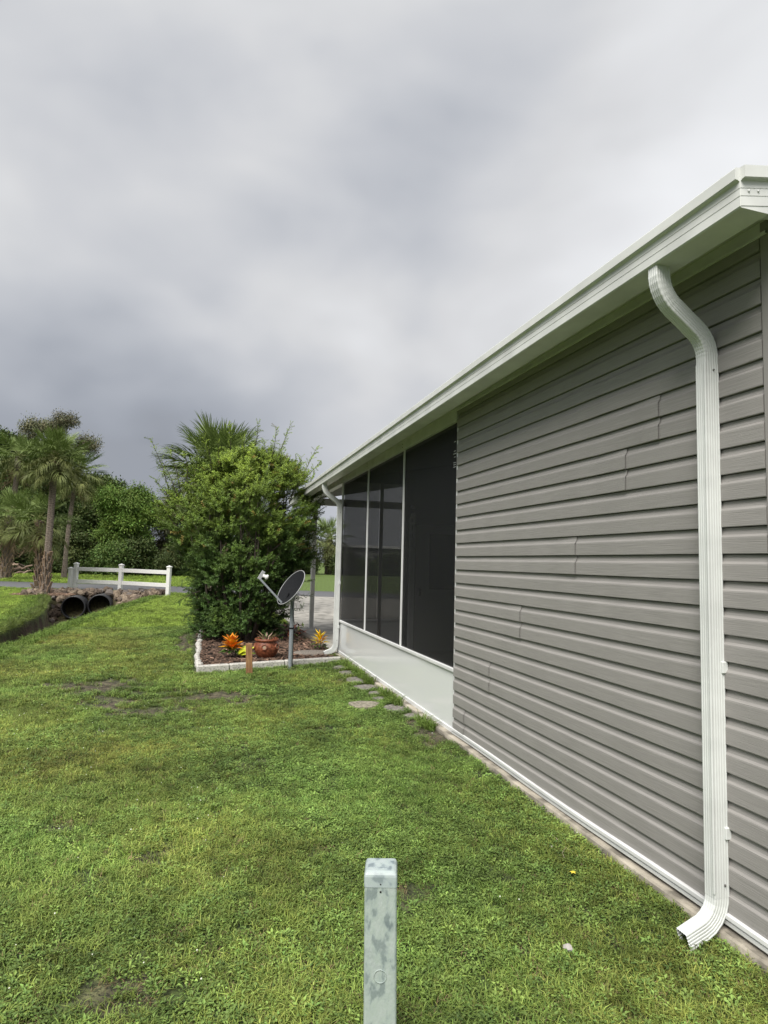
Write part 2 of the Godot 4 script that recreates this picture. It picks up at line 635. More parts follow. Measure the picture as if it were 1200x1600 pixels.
func make_sky() -> PanoramaSkyMaterial:
	var w := 1024
	var h := 512
	var n := FastNoiseLite.new()
	n.seed = 21
	n.frequency = 1.0
	n.fractal_type = FastNoiseLite.FRACTAL_FBM
	n.fractal_octaves = 5
	n.fractal_gain = 0.42
	var n2 := FastNoiseLite.new()
	n2.seed = 5
	n2.frequency = 1.0
	n2.fractal_octaves = 2
	var im := Image.create_empty(w, h, false, Image.FORMAT_RGBF)
	# broad thicker and thinner parts of the deck: [direction, width, change]
	var parts := [[Vector3(-0.05, 0.2, -0.98), 0.42, -0.035], [Vector3(0.26, 0.6, -0.76), 0.32, -0.034], [Vector3(0.66, 0.43, -0.62), 0.24, 0.05], [Vector3(0.16, 0.37, -0.92), 0.15, 0.03], [Vector3(-0.25, 0.6, -0.77), 0.36, 0.03], [Vector3(-0.6, 0.35, 0.7), 0.5, -0.02], [Vector3(0.5, 0.3, 0.8), 0.5, 0.02], [Vector3(0.3, 0.05, -0.95), 0.2, 0.07]]
	for q in parts: q[0] = q[0].normalized()
	for j in h:
		var el := (0.5 - (j + 0.5) / h) * PI
		if el < -0.02:
			im.fill_rect(Rect2i(0, j, w, 1), Color(0.12, 0.13, 0.135))
			continue
		var s := maxf(sin(el), 0.0)
		for i in w:
			var az := (i + 0.5) / w * TAU
			var d := Vector3(sin(az) * cos(el), s, -cos(az) * cos(el))
			var k := 1.0 / (0.75 + 0.5 * s)
			var p := Vector3(d.x * k * 1.5, 2.3 * s, d.z * k * 1.5)
			var wx := n2.get_noise_3d(p.x * 0.9 + 9.0, p.y, p.z * 0.9)
			var wz := n2.get_noise_3d(p.x * 0.9, p.y, p.z * 0.9 + 31.0)
			var c := n.get_noise_3d(p.x * 1.15 + wx * 0.35, p.y * 1.3, p.z * 1.15 + wz * 0.35)
			var c2 := n.get_noise_3d(p.x * 3.2 + wz * 0.5 + 5.0, p.y * 3.4 + wx * 0.4, p.z * 3.2 + wx * 0.5)
			var big := n2.get_noise_3d(p.x * 0.5 + 4.0, p.y + 8.0, p.z * 0.5)
			var side := sin(az - 0.2)        # the cloud is thinner to the east
			var l := lerpf(0.118, 0.194, smoothstep(0.0, 0.42, s)) + 0.045 * side * (1.0 - 0.4 * s)
			for q in parts:
				var dd: float = 1.0 - d.dot(q[0])
				l += q[2] * exp(-dd / (q[1] * q[1] * 0.5))
			l += 0.036 * c + 0.024 * c2 * smoothstep(0.05, 0.3, s) + 0.02 * big
			l *= 1.0 + 0.3 * smoothstep(0.55, 1.0, s)      # overcast is brighter overhead
			l = maxf(l, 0.085)
			var blue := clampf((0.2 - l) * 2.6, 0.0, 0.22) + 0.06
			im.set_pixel(i, j, Color(l * (1.0 - 0.36 * blue), l * (1.0 - 0.13 * blue), l * (1.0 + 0.34 * blue)))
	var m := PanoramaSkyMaterial.new()
	m.panorama = ImageTexture.create_from_image(im)
	return m

# ------------------------------------------------------------------ ground
func build_ground() -> void:
	var xs := []
	for v in [-600, -200, -90, -45, -25, -16, -11, -8, -6.5, -5.6]: xs.append(float(v))
	var x := -5.0
	while x < -0.6:
		xs.append(x)
		x += 0.09
	while x < 3.0:
		xs.append(x)
		x += 0.22
	for v in [4, 6, 10, 16, 30, 60, 150, 600]: xs.append(float(v))
	var zs := []
	for v in [600, 150, 40, 15, 6, 3, 1]: zs.append(float(v))
	var z := 0.0
	while z > -20.0:
		zs.append(z)
		z -= 0.25
	while z > -26.0:
		zs.append(z)
		z -= 0.16
	for v in [-26.5, -28, -30, -34, -40, -50, -65, -90, -150, -300, -900]: zs.append(float(v))
	var st := begin()
	st.set_smooth_group(1)
	var cols := []
	for zz in zs:
		var row := []
		for xx in xs:
			var b := bareness(xx, zz) if zz > -16.0 and xx > -6.0 and xx < 3.0 else 0.0
			var wv := fields.get_noise_2d(xx * 30.0, zz * 30.0)
			var green := Color(0.075 + 0.02 * wv, 0.115 + 0.02 * wv, 0.026)
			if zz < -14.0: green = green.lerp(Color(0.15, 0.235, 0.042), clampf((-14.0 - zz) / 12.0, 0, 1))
			var c := green.lerp(Color(0.16, 0.125, 0.092), b * 0.85)
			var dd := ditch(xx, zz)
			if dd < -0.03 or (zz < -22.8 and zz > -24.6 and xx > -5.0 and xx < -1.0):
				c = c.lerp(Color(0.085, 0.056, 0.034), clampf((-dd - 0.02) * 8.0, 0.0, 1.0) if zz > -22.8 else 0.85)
			row.append(c)
		cols.append(row)
	for j in zs.size() - 1:
		for i in xs.size() - 1:
			var q := [[i, j], [i, j + 1], [i + 1, j + 1], [i, j], [i + 1, j + 1], [i + 1, j]]
			for k in q:
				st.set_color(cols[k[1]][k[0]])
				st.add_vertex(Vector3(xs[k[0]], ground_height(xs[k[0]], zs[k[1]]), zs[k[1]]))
	var soil := mat(Color.WHITE, 0.95, ntex(3, 0.02, 5, [[0.25, grey(0.62)], [0.75, grey(1.0)]]), 0.9, ntex(4, 0.05, 4, [[0.2, Color.BLACK], [0.8, Color.WHITE]]), 2.0)
	soil.vertex_color_use_as_albedo = true
	tag(put("ground", done(st), soil), "green lawn ground sloping gently up towards the road", "", "", "structure")
	# road
	var road := begin()
	road.set_smooth_group(1)
	var rows := [0.0, 0.05, 2.2, 4.35, 4.4]
	var rise := [-0.05, 0.015, 0.05, 0.015, -0.05]
	var xx := -90.0
	while xx < 90.0:
		for r in 4:
			var a := Vector3(xx, 0, road_edge(xx, rows[r]))
			var b := Vector3(xx + 2.0, 0, road_edge(xx + 2.0, rows[r]))
			var c := Vector3(xx + 2.0, 0, road_edge(xx + 2.0, rows[r + 1]))
			var d := Vector3(xx, 0, road_edge(xx, rows[r + 1]))
			a.y = slope_height(a.z) + rise[r]
			b.y = slope_height(b.z) + rise[r]
			c.y = slope_height(c.z) + rise[r + 1]
			d.y = slope_height(d.z) + rise[r + 1]
			quad(road, a, d, c, b)
		xx += 2.0
	var asphalt := mat(lin(0.115, 0.118, 0.125), 0.75, ntex(8, 0.06, 5, [[0.2, grey(0.8)], [0.8, grey(1.0)]]), 0.6, ntex(9, 0.2, 3, [[0.2, Color.BLACK], [0.8, Color.WHITE]]), 0.4)
	tag(put("road", done(road), asphalt), "grey asphalt road crossing behind the white fence", "", "", "structure")
	# driveway and carport slab, poured in strips with joints
	var conc := mat(lin(0.36, 0.345, 0.31), 0.85, ntex(11, 0.012, 6, [[0.2, grey(0.72)], [0.5, grey(0.9)], [0.8, grey(1.0)]]), 0.35, ntex(12, 0.15, 3, [[0.2, Color.BLACK], [0.8, Color.WHITE]]), 0.15)
	var drive := Node3D.new()
	drive.name = numbered("driveway")
	add_child(drive)
	tag(drive, "pale concrete driveway running from the carport to the road", "", "", "structure")
	var cuts := [-9.58, -12.6, -15.6, -18.6, -21.4]
	for i in cuts.size():
		var z0: float = cuts[i]
		for lane in [[2.12, 5.9], [5.912, 9.8]]:
			var e := begin()
			var z1a: float = cuts[i + 1] + 0.012 if i + 1 < cuts.size() else road_edge(lane[0], 0.02)
			var z1b: float = cuts[i + 1] + 0.012 if i + 1 < cuts.size() else road_edge(lane[1], 0.02)
			var p := [Vector3(lane[0], 0, z0), Vector3(lane[0], 0, z1a), Vector3(lane[1], 0, z1b), Vector3(lane[1], 0, z0)]
			var t := []
			for k in 4:
				var v: Vector3 = p[k]
				t.append(Vector3(v.x, slope_height(v.z) + 0.045, v.z))
			e.set_smooth_group(-1)
			quad(e, t[0], t[1], t[2], t[3])
			for k in 4:
				var l := (k + 1) % 4
				quad(e, t[k], t[k] - Vector3.UP * 0.25, t[l] - Vector3.UP * 0.25, t[l])
			part("concrete_panel", done(e), conc, drive)

# ------------------------------------------------------------------ house
const TILT := 0.0145
func eave(z: float) -> float: return 3.055 + TILT * z

func house_frame(z: float) -> Transform3D:
	return Transform3D(Basis(Vector3.RIGHT, Vector3.UP, Vector3.BACK), Vector3(0, eave(z), z))

func siding_piece(k0: int, k1: int, z0: float, z1: float, proud: float, top := 99.0) -> ArrayMesh:
	# Dutch-lap vinyl: two courses, each a proud flat face under a sloped shoulder
	var row := 0.1146
	var outline := []
	for k in range(k0, k1):
		var y := 1.743 + row * k
		for p in [[-0.016, 0.0], [0.0155, 0.0], [0.0165, 0.003], [0.0165, 0.066], [0.0155, 0.072], [0.007, 0.082], [0.003, 0.096], [0.0025, 0.1105], [-0.016, 0.1115]]:
			if y + p[1] <= top: outline.append(Vector2(p[0], y + p[1]))
	outline.append(Vector2(-0.016, minf(1.743 + row * k1, top)))
	var st := begin()
	st.set_smooth_group(-1)
	var n := maxi(2, int(absf(z1 - z0) / 0.12))
	var grid := []
	for i in n + 1:
		var z := lerpf(z0, z1, i / float(n))
		var line := []
		for q in outline:
			var wob := 0.0018 * fields.get_noise_2d(z * 90.0, q.y * 160.0)
			var edge := 0.0005 + proud * smoothstep(0.25, 0.0, z1 - z) if proud > 0.0 else 0.0
			line.append(Vector3(2.196 - q.x - wob - edge, q.y + 0.0008 * fields.get_noise_2d(z * 60.0, k0 * 40.0), z))
		grid.append(line)
	for i in n:
		for j in outline.size() - 1:
			var uvq := [[i, j], [i + 1, j], [i + 1, j + 1], [i, j], [i + 1, j + 1], [i, j + 1]]
			for u in uvq:
				var v: Vector3 = grid[u[0]][u[1]]
				st.set_uv(Vector2(v.z * 0.8 + k0 * 0.37, v.y * 4.4))
				st.add_vertex(v)
	for i in ([0] if proud > 0.0 else [0, n]):     # closed ends; a lapped end stands open
		for j in outline.size() - 1:
			var a: Vector3 = grid[i][j]
			var b: Vector3 = grid[i][j + 1]
			quad(st, a, b, Vector3(2.216, b.y, b.z), Vector3(2.216, a.y, a.z))
	return done(st)

# rectangular corrugated pipe swept along a path in the x-y plane at one z
func pipe_sweep(path: Array, z: float, wx: float, wz: float, ribs := true, wrinkle := []) -> ArrayMesh:
	var prof := []   # (across the run in the x-y plane, along z)
	var r := 0.006
	var corner := func(cx: float, cz: float, a0: float) -> void:
		for k in 4:
			var a := a0 + PI / 2 * k / 3.0
			prof.append(Vector2(cx + cos(a) * r, cz + sin(a) * r))
	var hx := wx / 2 - r
	var hz := wz / 2 - r
	var side := func(a: Vector2, b: Vector2, nrm: Vector2, count: int) -> void:
		if not ribs: return
		for k in count:
			for q in [[0.2, 0.0], [0.38, -0.0022], [0.62, -0.0022], [0.8, 0.0]]:
				prof.append(a.lerp(b, (k + q[0]) / count) + nrm * q[1])
	corner.call(hx, hz, 0.0)
	side.call(Vector2(hx, hz + r), Vector2(-hx, hz + r), Vector2(0, 1), 5)
	corner.call(-hx, hz, PI / 2)
	side.call(Vector2(-hx - r, hz), Vector2(-hx - r, -hz), Vector2(-1, 0), 4)
	corner.call(-hx, -hz, PI)
	side.call(Vector2(-hx, -hz - r), Vector2(hx, -hz - r), Vector2(0, -1), 5)
	corner.call(hx, -hz, PI * 1.5)
	side.call(Vector2(hx + r, -hz), Vector2(hx + r, hz), Vector2(1, 0), 4)
	var st := begin()
	st.set_smooth_group(-1)
	var rings := []
	for i in path.size():
		var t: Vector2 = (path[mini(i + 1, path.size() - 1)] - path[maxi(i - 1, 0)]).normalized()
		var nrm := Vector2(-t.y, t.x)
		var ring := []
		var grow := 1.0 + (0.025 * (i % 2) if i < wrinkle.size() and wrinkle[i] else 0.0)
		for q in prof:
			var p: Vector2 = path[i] + nrm * q.x * grow
			ring.append(Vector3(p.x, p.y, z + q.y * grow))
		rings.append(ring)
	var m := prof.size()
	for i in path.size() - 1:
		for k in m:
			var l := (k + 1) % m
			quad(st, rings[i][k], rings[i][l], rings[i + 1][l], rings[i + 1][k])
	return done(st)

func arc(c: Vector2, r: float, a0: float, a1: float, n: int) -> Array:
	var o := []
	for i in n + 1:
		var a := lerpf(a0, a1, i / float(n))
		o.append(c + Vector2(cos(a), sin(a)) * r)
	return o

func downspout(house: Node3D, z: float, gutter_bottom: float, foot: float, vinyl: Material, dark: Material) -> void:
	var d := Node3D.new()
	d.name = "downspout" if not house.has_node("downspout") else "downspout_001"
	house.add_child(d, true)
	var wx := 0.076
	var wz := 0.056
	var xt := 1.893
	var xb := 2.147
	var yt := gutter_bottom
	# upper offset: short drop, bend in, diagonal, bend down
	var path := [Vector2(xt, yt + 0.02), Vector2(xt, yt - 0.02)]
	var wr := [false, false]
	var ang := 0.95     # from vertical
	var r1 := 0.17
	var c1 := Vector2(xt + r1, yt - 0.03)
	for p in arc(c1, r1, PI, PI + ang, 13):
		path.append(p)
		wr.append(true)
	var s: Vector2 = path[-1]
	var r2 := 0.15
	var c2x := xb - r2
	var endx := c2x + r2 * cos(ang)
	var l := (endx - s.x) / sin(ang)
	var e := s + Vector2(sin(ang), -cos(ang)) * l
	path.append(s.lerp(e, 0.5))
	wr.append(false)
	var c2 := Vector2(c2x, e.y - r2 * sin(ang))
	for p in arc(c2, r2, ang, 0.0, 13):
		path.append(p)
		wr.append(true)
	var low: Vector2 = path[-1]
	path.append(low + Vector2(0, -0.05))
	wr.append(false)
	part("upper_elbow", pipe_sweep(path, z, wx * 0.99, wz * 0.99, true, wr), vinyl, d)
	var ye := foot + 0.165
	part("pipe", pipe_sweep([low + Vector2(0, -0.03), Vector2(xb, (low.y + ye) * 0.5), Vector2(xb, ye + 0.0)], z, wx * 1.03, wz * 1.04), vinyl, d)
	# bottom shoe
	var c3 := Vector2(xb - 0.13, ye)
	var shoe := [Vector2(xb, ye + 0.05), Vector2(xb, ye + 0.01)]
	var ws := [false, false]
	for p in arc(c3, 0.13, 0.0, -1.22, 9):
		shoe.append(p)
		ws.append(true)
	shoe.append(shoe[-1] + Vector2(-0.94, -0.34).normalized() * 0.095)
	ws.append(false)
	part("shoe", pipe_sweep(shoe, z, wx * 1.0, wz * 1.0, true, ws), vinyl, d)
	# raised seam on the corner, straps with screws
	for y in [foot + 0.42, foot + 1.1]:
		part("strap", box_mesh(Vector3(0.03, 0.05, 0.012), 0.003), vinyl, d, Vector3(2.178, y, z + wz / 2 + 0.004))
	for p in [Vector3(xb + 0.005, low.y - 0.06, z + wz / 2 + 0.003), Vector3(xb + 0.012, ye + 0.05, z + wz / 2 + 0.003)]:
		var sc := begin()
		lathe(sc, [Vector2(0, 0.004), Vector2(0.004, 0.003), Vector2(0.005, 0)], 8, true, Transform3D(Basis(Vector3.RIGHT, PI / 2), p))
		part("screw", done(sc), dark, d)
	var seam := begin()
	tube(seam, [Vector3(xb - wx / 2 - 0.0005, low.y - 0.03, z + wz / 2 - 0.002), Vector3(xb - wx / 2 - 0.0005, ye + 0.02, z + wz / 2 - 0.002)], [0.0055, 0.0055], 8)
	part("pipe_seam", done(seam), vinyl, d)

func wall_to_roof(house: Node3D, x0: float, x1: float, y0: float, z: float, thick: float, m: Material) -> void:
	var st := begin()
	var top := eave(z) - 0.075
	extrude(st, [Vector2(x0, y0), Vector2(x0, top + 0.2 * (x0 - 1.98)), Vector2(x1, top + 0.2 * (x1 - 1.98)), Vector2(x1, y0)], [Transform3D(Basis(), Vector3(0, 0, z)), Transform3D(Basis(), Vector3(0, 0, z - thick))], true, true)
	part("wall", done(st), m, house)

func build_house() -> void:
	var house := thing("house", "low house clad in taupe vinyl siding with screened porch and white gutter", "house")
	var grime := ntex(31, 0.008, 5, [[0.2, grey(0.93)], [0.8, grey(1.0)]])
	var white := mat(lin(0.70, 0.715, 0.695), 0.35, grime, 0.7)
	var vinyl := mat(lin(0.66, 0.685, 0.67), 0.38, grime, 0.9)
	var trim := mat(lin(0.72, 0.73, 0.73), 0.4, grime, 0.8)
	var dark := mat(lin(0.09, 0.085, 0.08), 0.6)
	# vinyl siding with embossed wood grain
	var grain := ntex(40, 0.035, 5, [[0.15, Color.BLACK], [0.85, Color.WHITE]], 512)
	var tone := ntex(41, 0.03, 4, [[0.2, grey(0.9)], [0.8, grey(1.0)]], 512)
	var siding := mat(lin(0.318, 0.306, 0.293), 0.55, tone, 1.0, grain, 0.06, false)
	siding.uv1_scale = Vector3(0.28, 4.6, 1)
	siding.metallic_specular = 0.4
	var seams := {4: -2.488, 2: -2.738, -2: -3.193, -6: -3.845, -10: -4.305, -14: -4.75}
	var k := -14
	while k < 11:
		var hi := mini(k + 2, 11)
		if seams.has(k):
			var s: float = seams[k]
			part("siding_panel", siding_piece(k, hi, -4.985, s, 0.006, 2.99), siding, house)
			part("siding_panel", siding_piece(k, hi, s - 0.03, -1.9, 0.0, 2.99), siding, house)
		else:
			part("siding_panel", siding_piece(k, hi, -4.985, -1.9, 0.0, 2.99), siding, house)
		k += 2
	# gable end, the same siding turned round the corner
	k = -14
	while k < 11:
		var hi := mini(k + 2, 11)
		var g := part("siding_panel", siding_piece(k, hi, -4.0, 0.0, 0.0, 2.99), siding, house)
		g.basis = Basis(Vector3.UP, PI / 2)
		g.position = Vector3(6.2, 0, 0.376)
		k += 2
	# wall core behind the cladding, so that rooms are closed
	var core := mat(lin(0.2, 0.19, 0.18), 0.9)
	part("wall", box_mesh(Vector3(0.08, 2.86, 3.1), 0.0, Vector3(2.275, 1.57, -3.44)), core, house)
	wall_to_roof(house, 2.24, 6.0, 0.14, -1.84, 0.06, core)
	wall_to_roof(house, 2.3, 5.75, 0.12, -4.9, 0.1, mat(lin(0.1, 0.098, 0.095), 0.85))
	part("wall", box_mesh(Vector3(3.7, 2.86, 0.1), 0.0, Vector3(8.0, 1.57, -1.87)), core, house)
	part("wall", box_mesh(Vector3(0.1, 2.86, 7.7), 0.0, Vector3(9.8, 1.57, -5.7)), core, house)
	var corner := begin()
	box(corner, Transform3D(Basis(), Vector3(2.215, 1.57, -1.856)), Vector3(0.075, 2.87, 0.085), 0.006)
	part("corner_post", done(corner), siding, house)
	# starter track and slab edge
	var track := begin()
	var to := [Vector2(0.0, 0.0), Vector2(-0.016, 0.0), Vector2(-0.018, 0.004), Vector2(-0.018, 0.016), Vector2(-0.013, 0.019), Vector2(-0.013, 0.026), Vector2(-0.026, 0.030), Vector2(-0.026, 0.046), Vector2(-0.022, 0.05), Vector2(0.0, 0.05)]
	var fr := []
	for i in 14:
		var t := i / 13.0
		var z := lerpf(-1.84, -5.0, t)
		var bow := 0.007 * sin(t * 9.0) + 0.006 * exp(-pow((t - 0.55) / 0.18, 2.0))
		fr.append(Transform3D(Basis(), Vector3(2.192 - 0.004 * sin(t * 5.0), lerpf(0.089, 0.108, t) + bow, z)))
	extrude(track, to, fr, false)
	part("starter_trim", done(track), trim, house)
	var conc := mat(lin(0.44, 0.4, 0.33), 0.9, ntex(50, 0.01, 6, [[0.2, grey(0.62)], [0.45, grey(0.88)], [0.8, grey(1.0)]]), 0.9, ntex(51, 0.06, 4, [[0.2, Color.BLACK], [0.8, Color.WHITE]]), 0.2)
	var slab := begin()
	var so := [Vector2(0.4, 0.0), Vector2(-0.048, -0.003), Vector2(-0.058, -0.01), Vector2(-0.062, -0.028), Vector2(-0.058, -0.3)]
	fr = []
	for i in 36:
		var z := lerpf(-1.75, -9.6, i / 35.0)
		fr.append(Transform3D(Basis(), Vector3(2.2 + 0.005 * fields.get_noise_1d(z * 120.0), lerpf(0.078, 0.15, i / 35.0) + 0.004 * fields.get_noise_1d(z * 160.0 + 70.0), z)))
	extrude(slab, so, fr, false)
	part("slab", done(slab), conc, house)
	part("porch_floor", box_mesh(Vector3(7.0, 0.1, 4.4), 0.0, Vector3(5.78, 0.095, -7.37)), mat(lin(0.22, 0.21, 0.2), 0.7), house)
	# frieze under the eave and the porch beam
	var fz := begin()
	var fo := [Vector2(0.0, 0.0), Vector2(-0.022, 0.0), Vector2(-0.022, 0.012), Vector2(-0.012, 0.016), Vector2(-0.012, 0.09), Vector2(0.0, 0.09)]
	extrude(fz, fo, [Transform3D(Basis(), Vector3(2.19, 2.94, -1.86)), Transform3D(Basis(), Vector3(2.19, 2.925, -4.985))], false)
	part("frieze", done(fz), white, house)
	var beam := begin()
	extrude(beam, [Vector2(2.178, -0.17), Vector2(2.178, 0.05), Vector2(2.27, 0.06), Vector2(2.27, -0.17)], [Transform3D(Basis(), Vector3(0, 3.01, -4.995)), Transform3D(Basis(), Vector3(0, 2.975, -9.6)), Transform3D(Basis(), Vector3(0, 2.945, -12.98))], true, true)
	part("porch_beam", done(beam), white, house)
	for z in [-6.5, -8.0]:
		for dy in [0.0, 0.035]:
			var s := begin()
			lathe(s, [Vector2(0, 0.004), Vector2(0.005, 0.003), Vector2(0.006, 0)], 8, true, Transform3D(Basis(Vector3.BACK, PI / 2), Vector3(2.178, 2.86 + dy, z)))
			part("screw", done(s), dark, house)
	# gutter
	var gut := begin()
	var ht := -0.147
	var go := [Vector2(1.98, 0.0), Vector2(1.98, ht), Vector2(1.852, ht), Vector2(1.846, ht + 0.005), Vector2(1.846, ht + 0.040), Vector2(1.8485, ht + 0.0415), Vector2(1.8485, ht + 0.0435), Vector2(1.846, ht + 0.045), Vector2(1.846, ht + 0.070), Vector2(1.8485, ht + 0.0715), Vector2(1.8485, ht + 0.0735), Vector2(1.846, ht + 0.075), Vector2(1.846, ht + 0.098), Vector2(1.838, ht + 0.103), Vector2(1.826, ht + 0.104), Vector2(1.826, -0.002), Vector2(1.83, 0.003), Vector2(1.98, 0.02)]
	extrude(gut, go, [house_frame(-1.683), house_frame(-4.5), house_frame(-8.0), house_frame(-13.0)], true, true)
	part("gutter", done(gut), white, house)
	# rake trim on the gable end, same bands
	var rake := begin()
	var ro := [Vector2(0.09, ht + 0.001), Vector2(0.006, ht + 0.001), Vector2(0.0, ht + 0.006), Vector2(0.0, ht + 0.04), Vector2(0.0025, ht + 0.0415), Vector2(0.0025, ht + 0.0435), Vector2(0.0, ht + 0.045), Vector2(0.0, ht + 0.07), Vector2(0.0025, ht + 0.0715), Vector2(0.0025, ht + 0.0735), Vector2(0.0, ht + 0.075), Vector2(0.0, ht + 0.1), Vector2(-0.008, ht + 0.105), Vector2(-0.02, ht + 0.106), Vector2(-0.02, 0.004), Vector2(0.09, 0.02)]
	var rf := []
	for q in [[1.849, 0.0], [1.99, 0.026], [6.0, 0.83]]:
		rf.append(Transform3D(Basis(Vector3.FORWARD, Vector3.UP, Vector3.RIGHT), Vector3(q[0], eave(-1.68) + q[1], -1.681)))
	extrude(rake, ro, rf, true, true)
	part("rake_trim", done(rake), white, house)
	for xx in [1.885, 1.93]:
		var s := begin()
		lathe(s, [Vector2(0, 0.004), Vector2(0.0045, 0.003), Vector2(0.005, 0)], 8, true, Transform3D(Basis(Vector3.RIGHT, PI / 2), Vector3(xx, eave(-1.68) + ht + 0.062 + (xx - 1.849) * 0.185, -1.68)))
		part("rivet", done(s), trim, house)
	# roof, two slopes, with ceilings below
	var roof := begin()
	var rr := mat(lin(0.6, 0.6, 0.58), 0.5, grime, 0.5)
	for sgn in [0, 1]:
		var prof := [Vector2(1.98, 0.012), Vector2(6.0, 0.816), Vector2(6.0, 0.74), Vector2(1.98, -0.064)]
		if sgn == 1: prof = [Vector2(6.001, 0.816), Vector2(10.1, 0.0), Vector2(10.1, -0.07), Vector2(6.001, 0.74)]
		extrude(roof, prof, [house_frame(-1.70), house_frame(-13.05)], true, true)
	part("roof", done(roof), rr, house)
	var gable := begin()
	gable.set_smooth_group(-1)
	tri(gable, Vector3(2.2, 2.98, -1.86), Vector3(6.0, 3.74, -1.86), Vector3(9.8, 2.98, -1.86))
	part("gable", done(gable), siding, house)
	var lining := begin()
	extrude(lining, [Vector2(2.28, -0.028), Vector2(5.7, 0.656), Vector2(5.7, 0.646), Vector2(2.28, -0.038)], [house_frame(-5.01), house_frame(-9.47)], true, true)
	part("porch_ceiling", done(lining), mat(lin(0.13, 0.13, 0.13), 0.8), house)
	# carport: ribbed ceiling pans, far header, posts
	var pans := begin()
	var zz := -9.7
	while zz > -12.9:
		box(pans, Transform3D(Basis(Vector3.BACK, atan(0.2)), Vector3(4.0, eave(zz) + 0.33, zz)), Vector3(3.9, 0.03, 0.035), 0.004)
		zz -= 0.3
	part("ceiling_ribs", done(pans), white, house)
	part("carport_header", box_mesh(Vector3(7.6, 0.15, 0.09), 0.004, Vector3(5.75, 2.83, -12.94)), white, house)
	for p in [Vector3(2.40, 0, -12.94), Vector3(9.4, 0, -12.94)]:
		part("carport_post", box_mesh(Vector3(0.085, 2.68, 0.085), 0.006, p + Vector3(0, 1.46, 0)), mat(lin(0.82, 0.82, 0.81), 0.4), house)
	# screened porch: kick panel, rails, mullions, screens
	var gloss := mat(lin(0.7, 0.72, 0.72), 0.12)
	gloss.metallic_specular = 0.45
	gloss.clearcoat_enabled = true
	gloss.clearcoat = 0.2
	gloss.clearcoat_roughness = 0.05
	var mesh_dark := mat(lin(0.007, 0.007, 0.009), 0.6)
	mesh_dark.albedo_color.a = 0.49
	mesh_dark.transparency = BaseMaterial3D.TRANSPARENCY_ALPHA
	mesh_dark.cull_mode = BaseMaterial3D.CULL_DISABLED
	var zs := [-5.03, -6.5, -8.0, -9.5]
	for i in 3:
		var z0: float = zs[i] - 0.012
		var z1: float = zs[i + 1] + 0.012
		part("screen", box_mesh(Vector3(0.0015, 2.19, z0 - z1), 0.0, Vector3(2.212, 1.747, (z0 + z1) / 2)), mesh_dark, house)
	var kick := begin()
	extrude(kick, [Vector2(2.207, 0.0), Vector2(2.207, 0.5), Vector2(2.225, 0.5), Vector2(2.225, 0.0)], [Transform3D(Basis(), Vector3(0, 0.115, -5.02)), Transform3D(Basis(), Vector3(0, 0.16, -9.5))], true, true)
	part("kick_panel", done(kick), gloss, house)
	part("kick_rail", box_mesh(Vector3(0.05, 0.032, 4.5), 0.004, Vector3(2.213, 0.637, -7.26)), trim, house)
	var base := begin()
	extrude(base, [Vector2(2.195, 0.0), Vector2(2.195, 0.035), Vector2(2.23, 0.035), Vector2(2.23, 0.0)], [Transform3D(Basis(), Vector3(0, 0.104, -5.01)), Transform3D(Basis(), Vector3(0, 0.148, -9.53))], true, true)
	part("base_plate", done(base), trim, house)
	for i in 4:
		var z: float = [-5.008, -6.5, -8.0, -9.52][i]
		var w: float = [0.026, 0.019, 0.019, 0.05][i]
		var lo := 0.13 if i in [0, 3] else 0.653
		part("mullion", box_mesh(Vector3(0.022, 2.84 - lo, w), 0.003, Vector3(2.206, (2.84 + lo) / 2, z)), trim, house)
	rng.seed = 77
	for i in 7:   # frayed ends of the spline cord beside the siding
		var y := [2.66, 2.575, 2.55, 2.52, 2.47, 2.45, 2.43][i] as float
		part("frayed_cord", box_mesh(Vector3(0.003, 0.004, rng.randf_range(0.03, 0.07)), 0.0, Vector3(2.19, y, -5.05)), trim, house)
	# far end of the porch: screens, posts, a solid wall with a door
	part("screen", box_mesh(Vector3(0.58, 2.19, 0.0015), 0.0, Vector3(2.53, 1.747, -9.53)), mesh_dark, house)
	part("screen", box_mesh(Vector3(0.36, 2.19, 0.0015), 0.0, Vector3(3.06, 1.747, -9.53)), mesh_dark, house)
	part("porch_post", box_mesh(Vector3(0.05, 2.72, 0.05), 0.003, Vector3(2.855, 1.5, -9.52)), core, house)
	part("kick_panel", box_mesh(Vector3(1.0, 0.46, 0.02), 0.0, Vector3(2.73, 0.4, -9.52)), gloss, house)
	part("kick_rail", box_mesh(Vector3(1.0, 0.035, 0.04), 0.003, Vector3(2.73, 0.643, -9.52)), trim, house)
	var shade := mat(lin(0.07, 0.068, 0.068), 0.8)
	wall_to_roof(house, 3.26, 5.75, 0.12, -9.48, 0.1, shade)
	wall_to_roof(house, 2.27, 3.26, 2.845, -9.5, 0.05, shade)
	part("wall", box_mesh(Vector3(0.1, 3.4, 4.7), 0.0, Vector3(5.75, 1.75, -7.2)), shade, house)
	var door := part("door", box_mesh(Vector3(0.86, 2.05, 0.045), 0.004, Vector3(3.86, 1.17, -9.46)), mat(lin(0.42, 0.42, 0.42), 0.5), house)
	part("door_pane", box_mesh(Vector3(0.5, 0.9, 0.012), 0.0, Vector3(3.92, 1.6, -9.435)), mat(lin(0.03, 0.03, 0.035), 0.1), door)
	part("door_handle", box_mesh(Vector3(0.03, 0.12, 0.04), 0.006, Vector3(3.5, 1.1, -9.42)), dark, door)
	part("door_frame", box_mesh(Vector3(0.09, 2.2, 0.06), 0.004, Vector3(3.37, 1.22, -9.46)), trim, house)
	part("door_frame", box_mesh(Vector3(0.09, 2.2, 0.06), 0.004, Vector3(4.36, 1.22, -9.46)), trim, house)
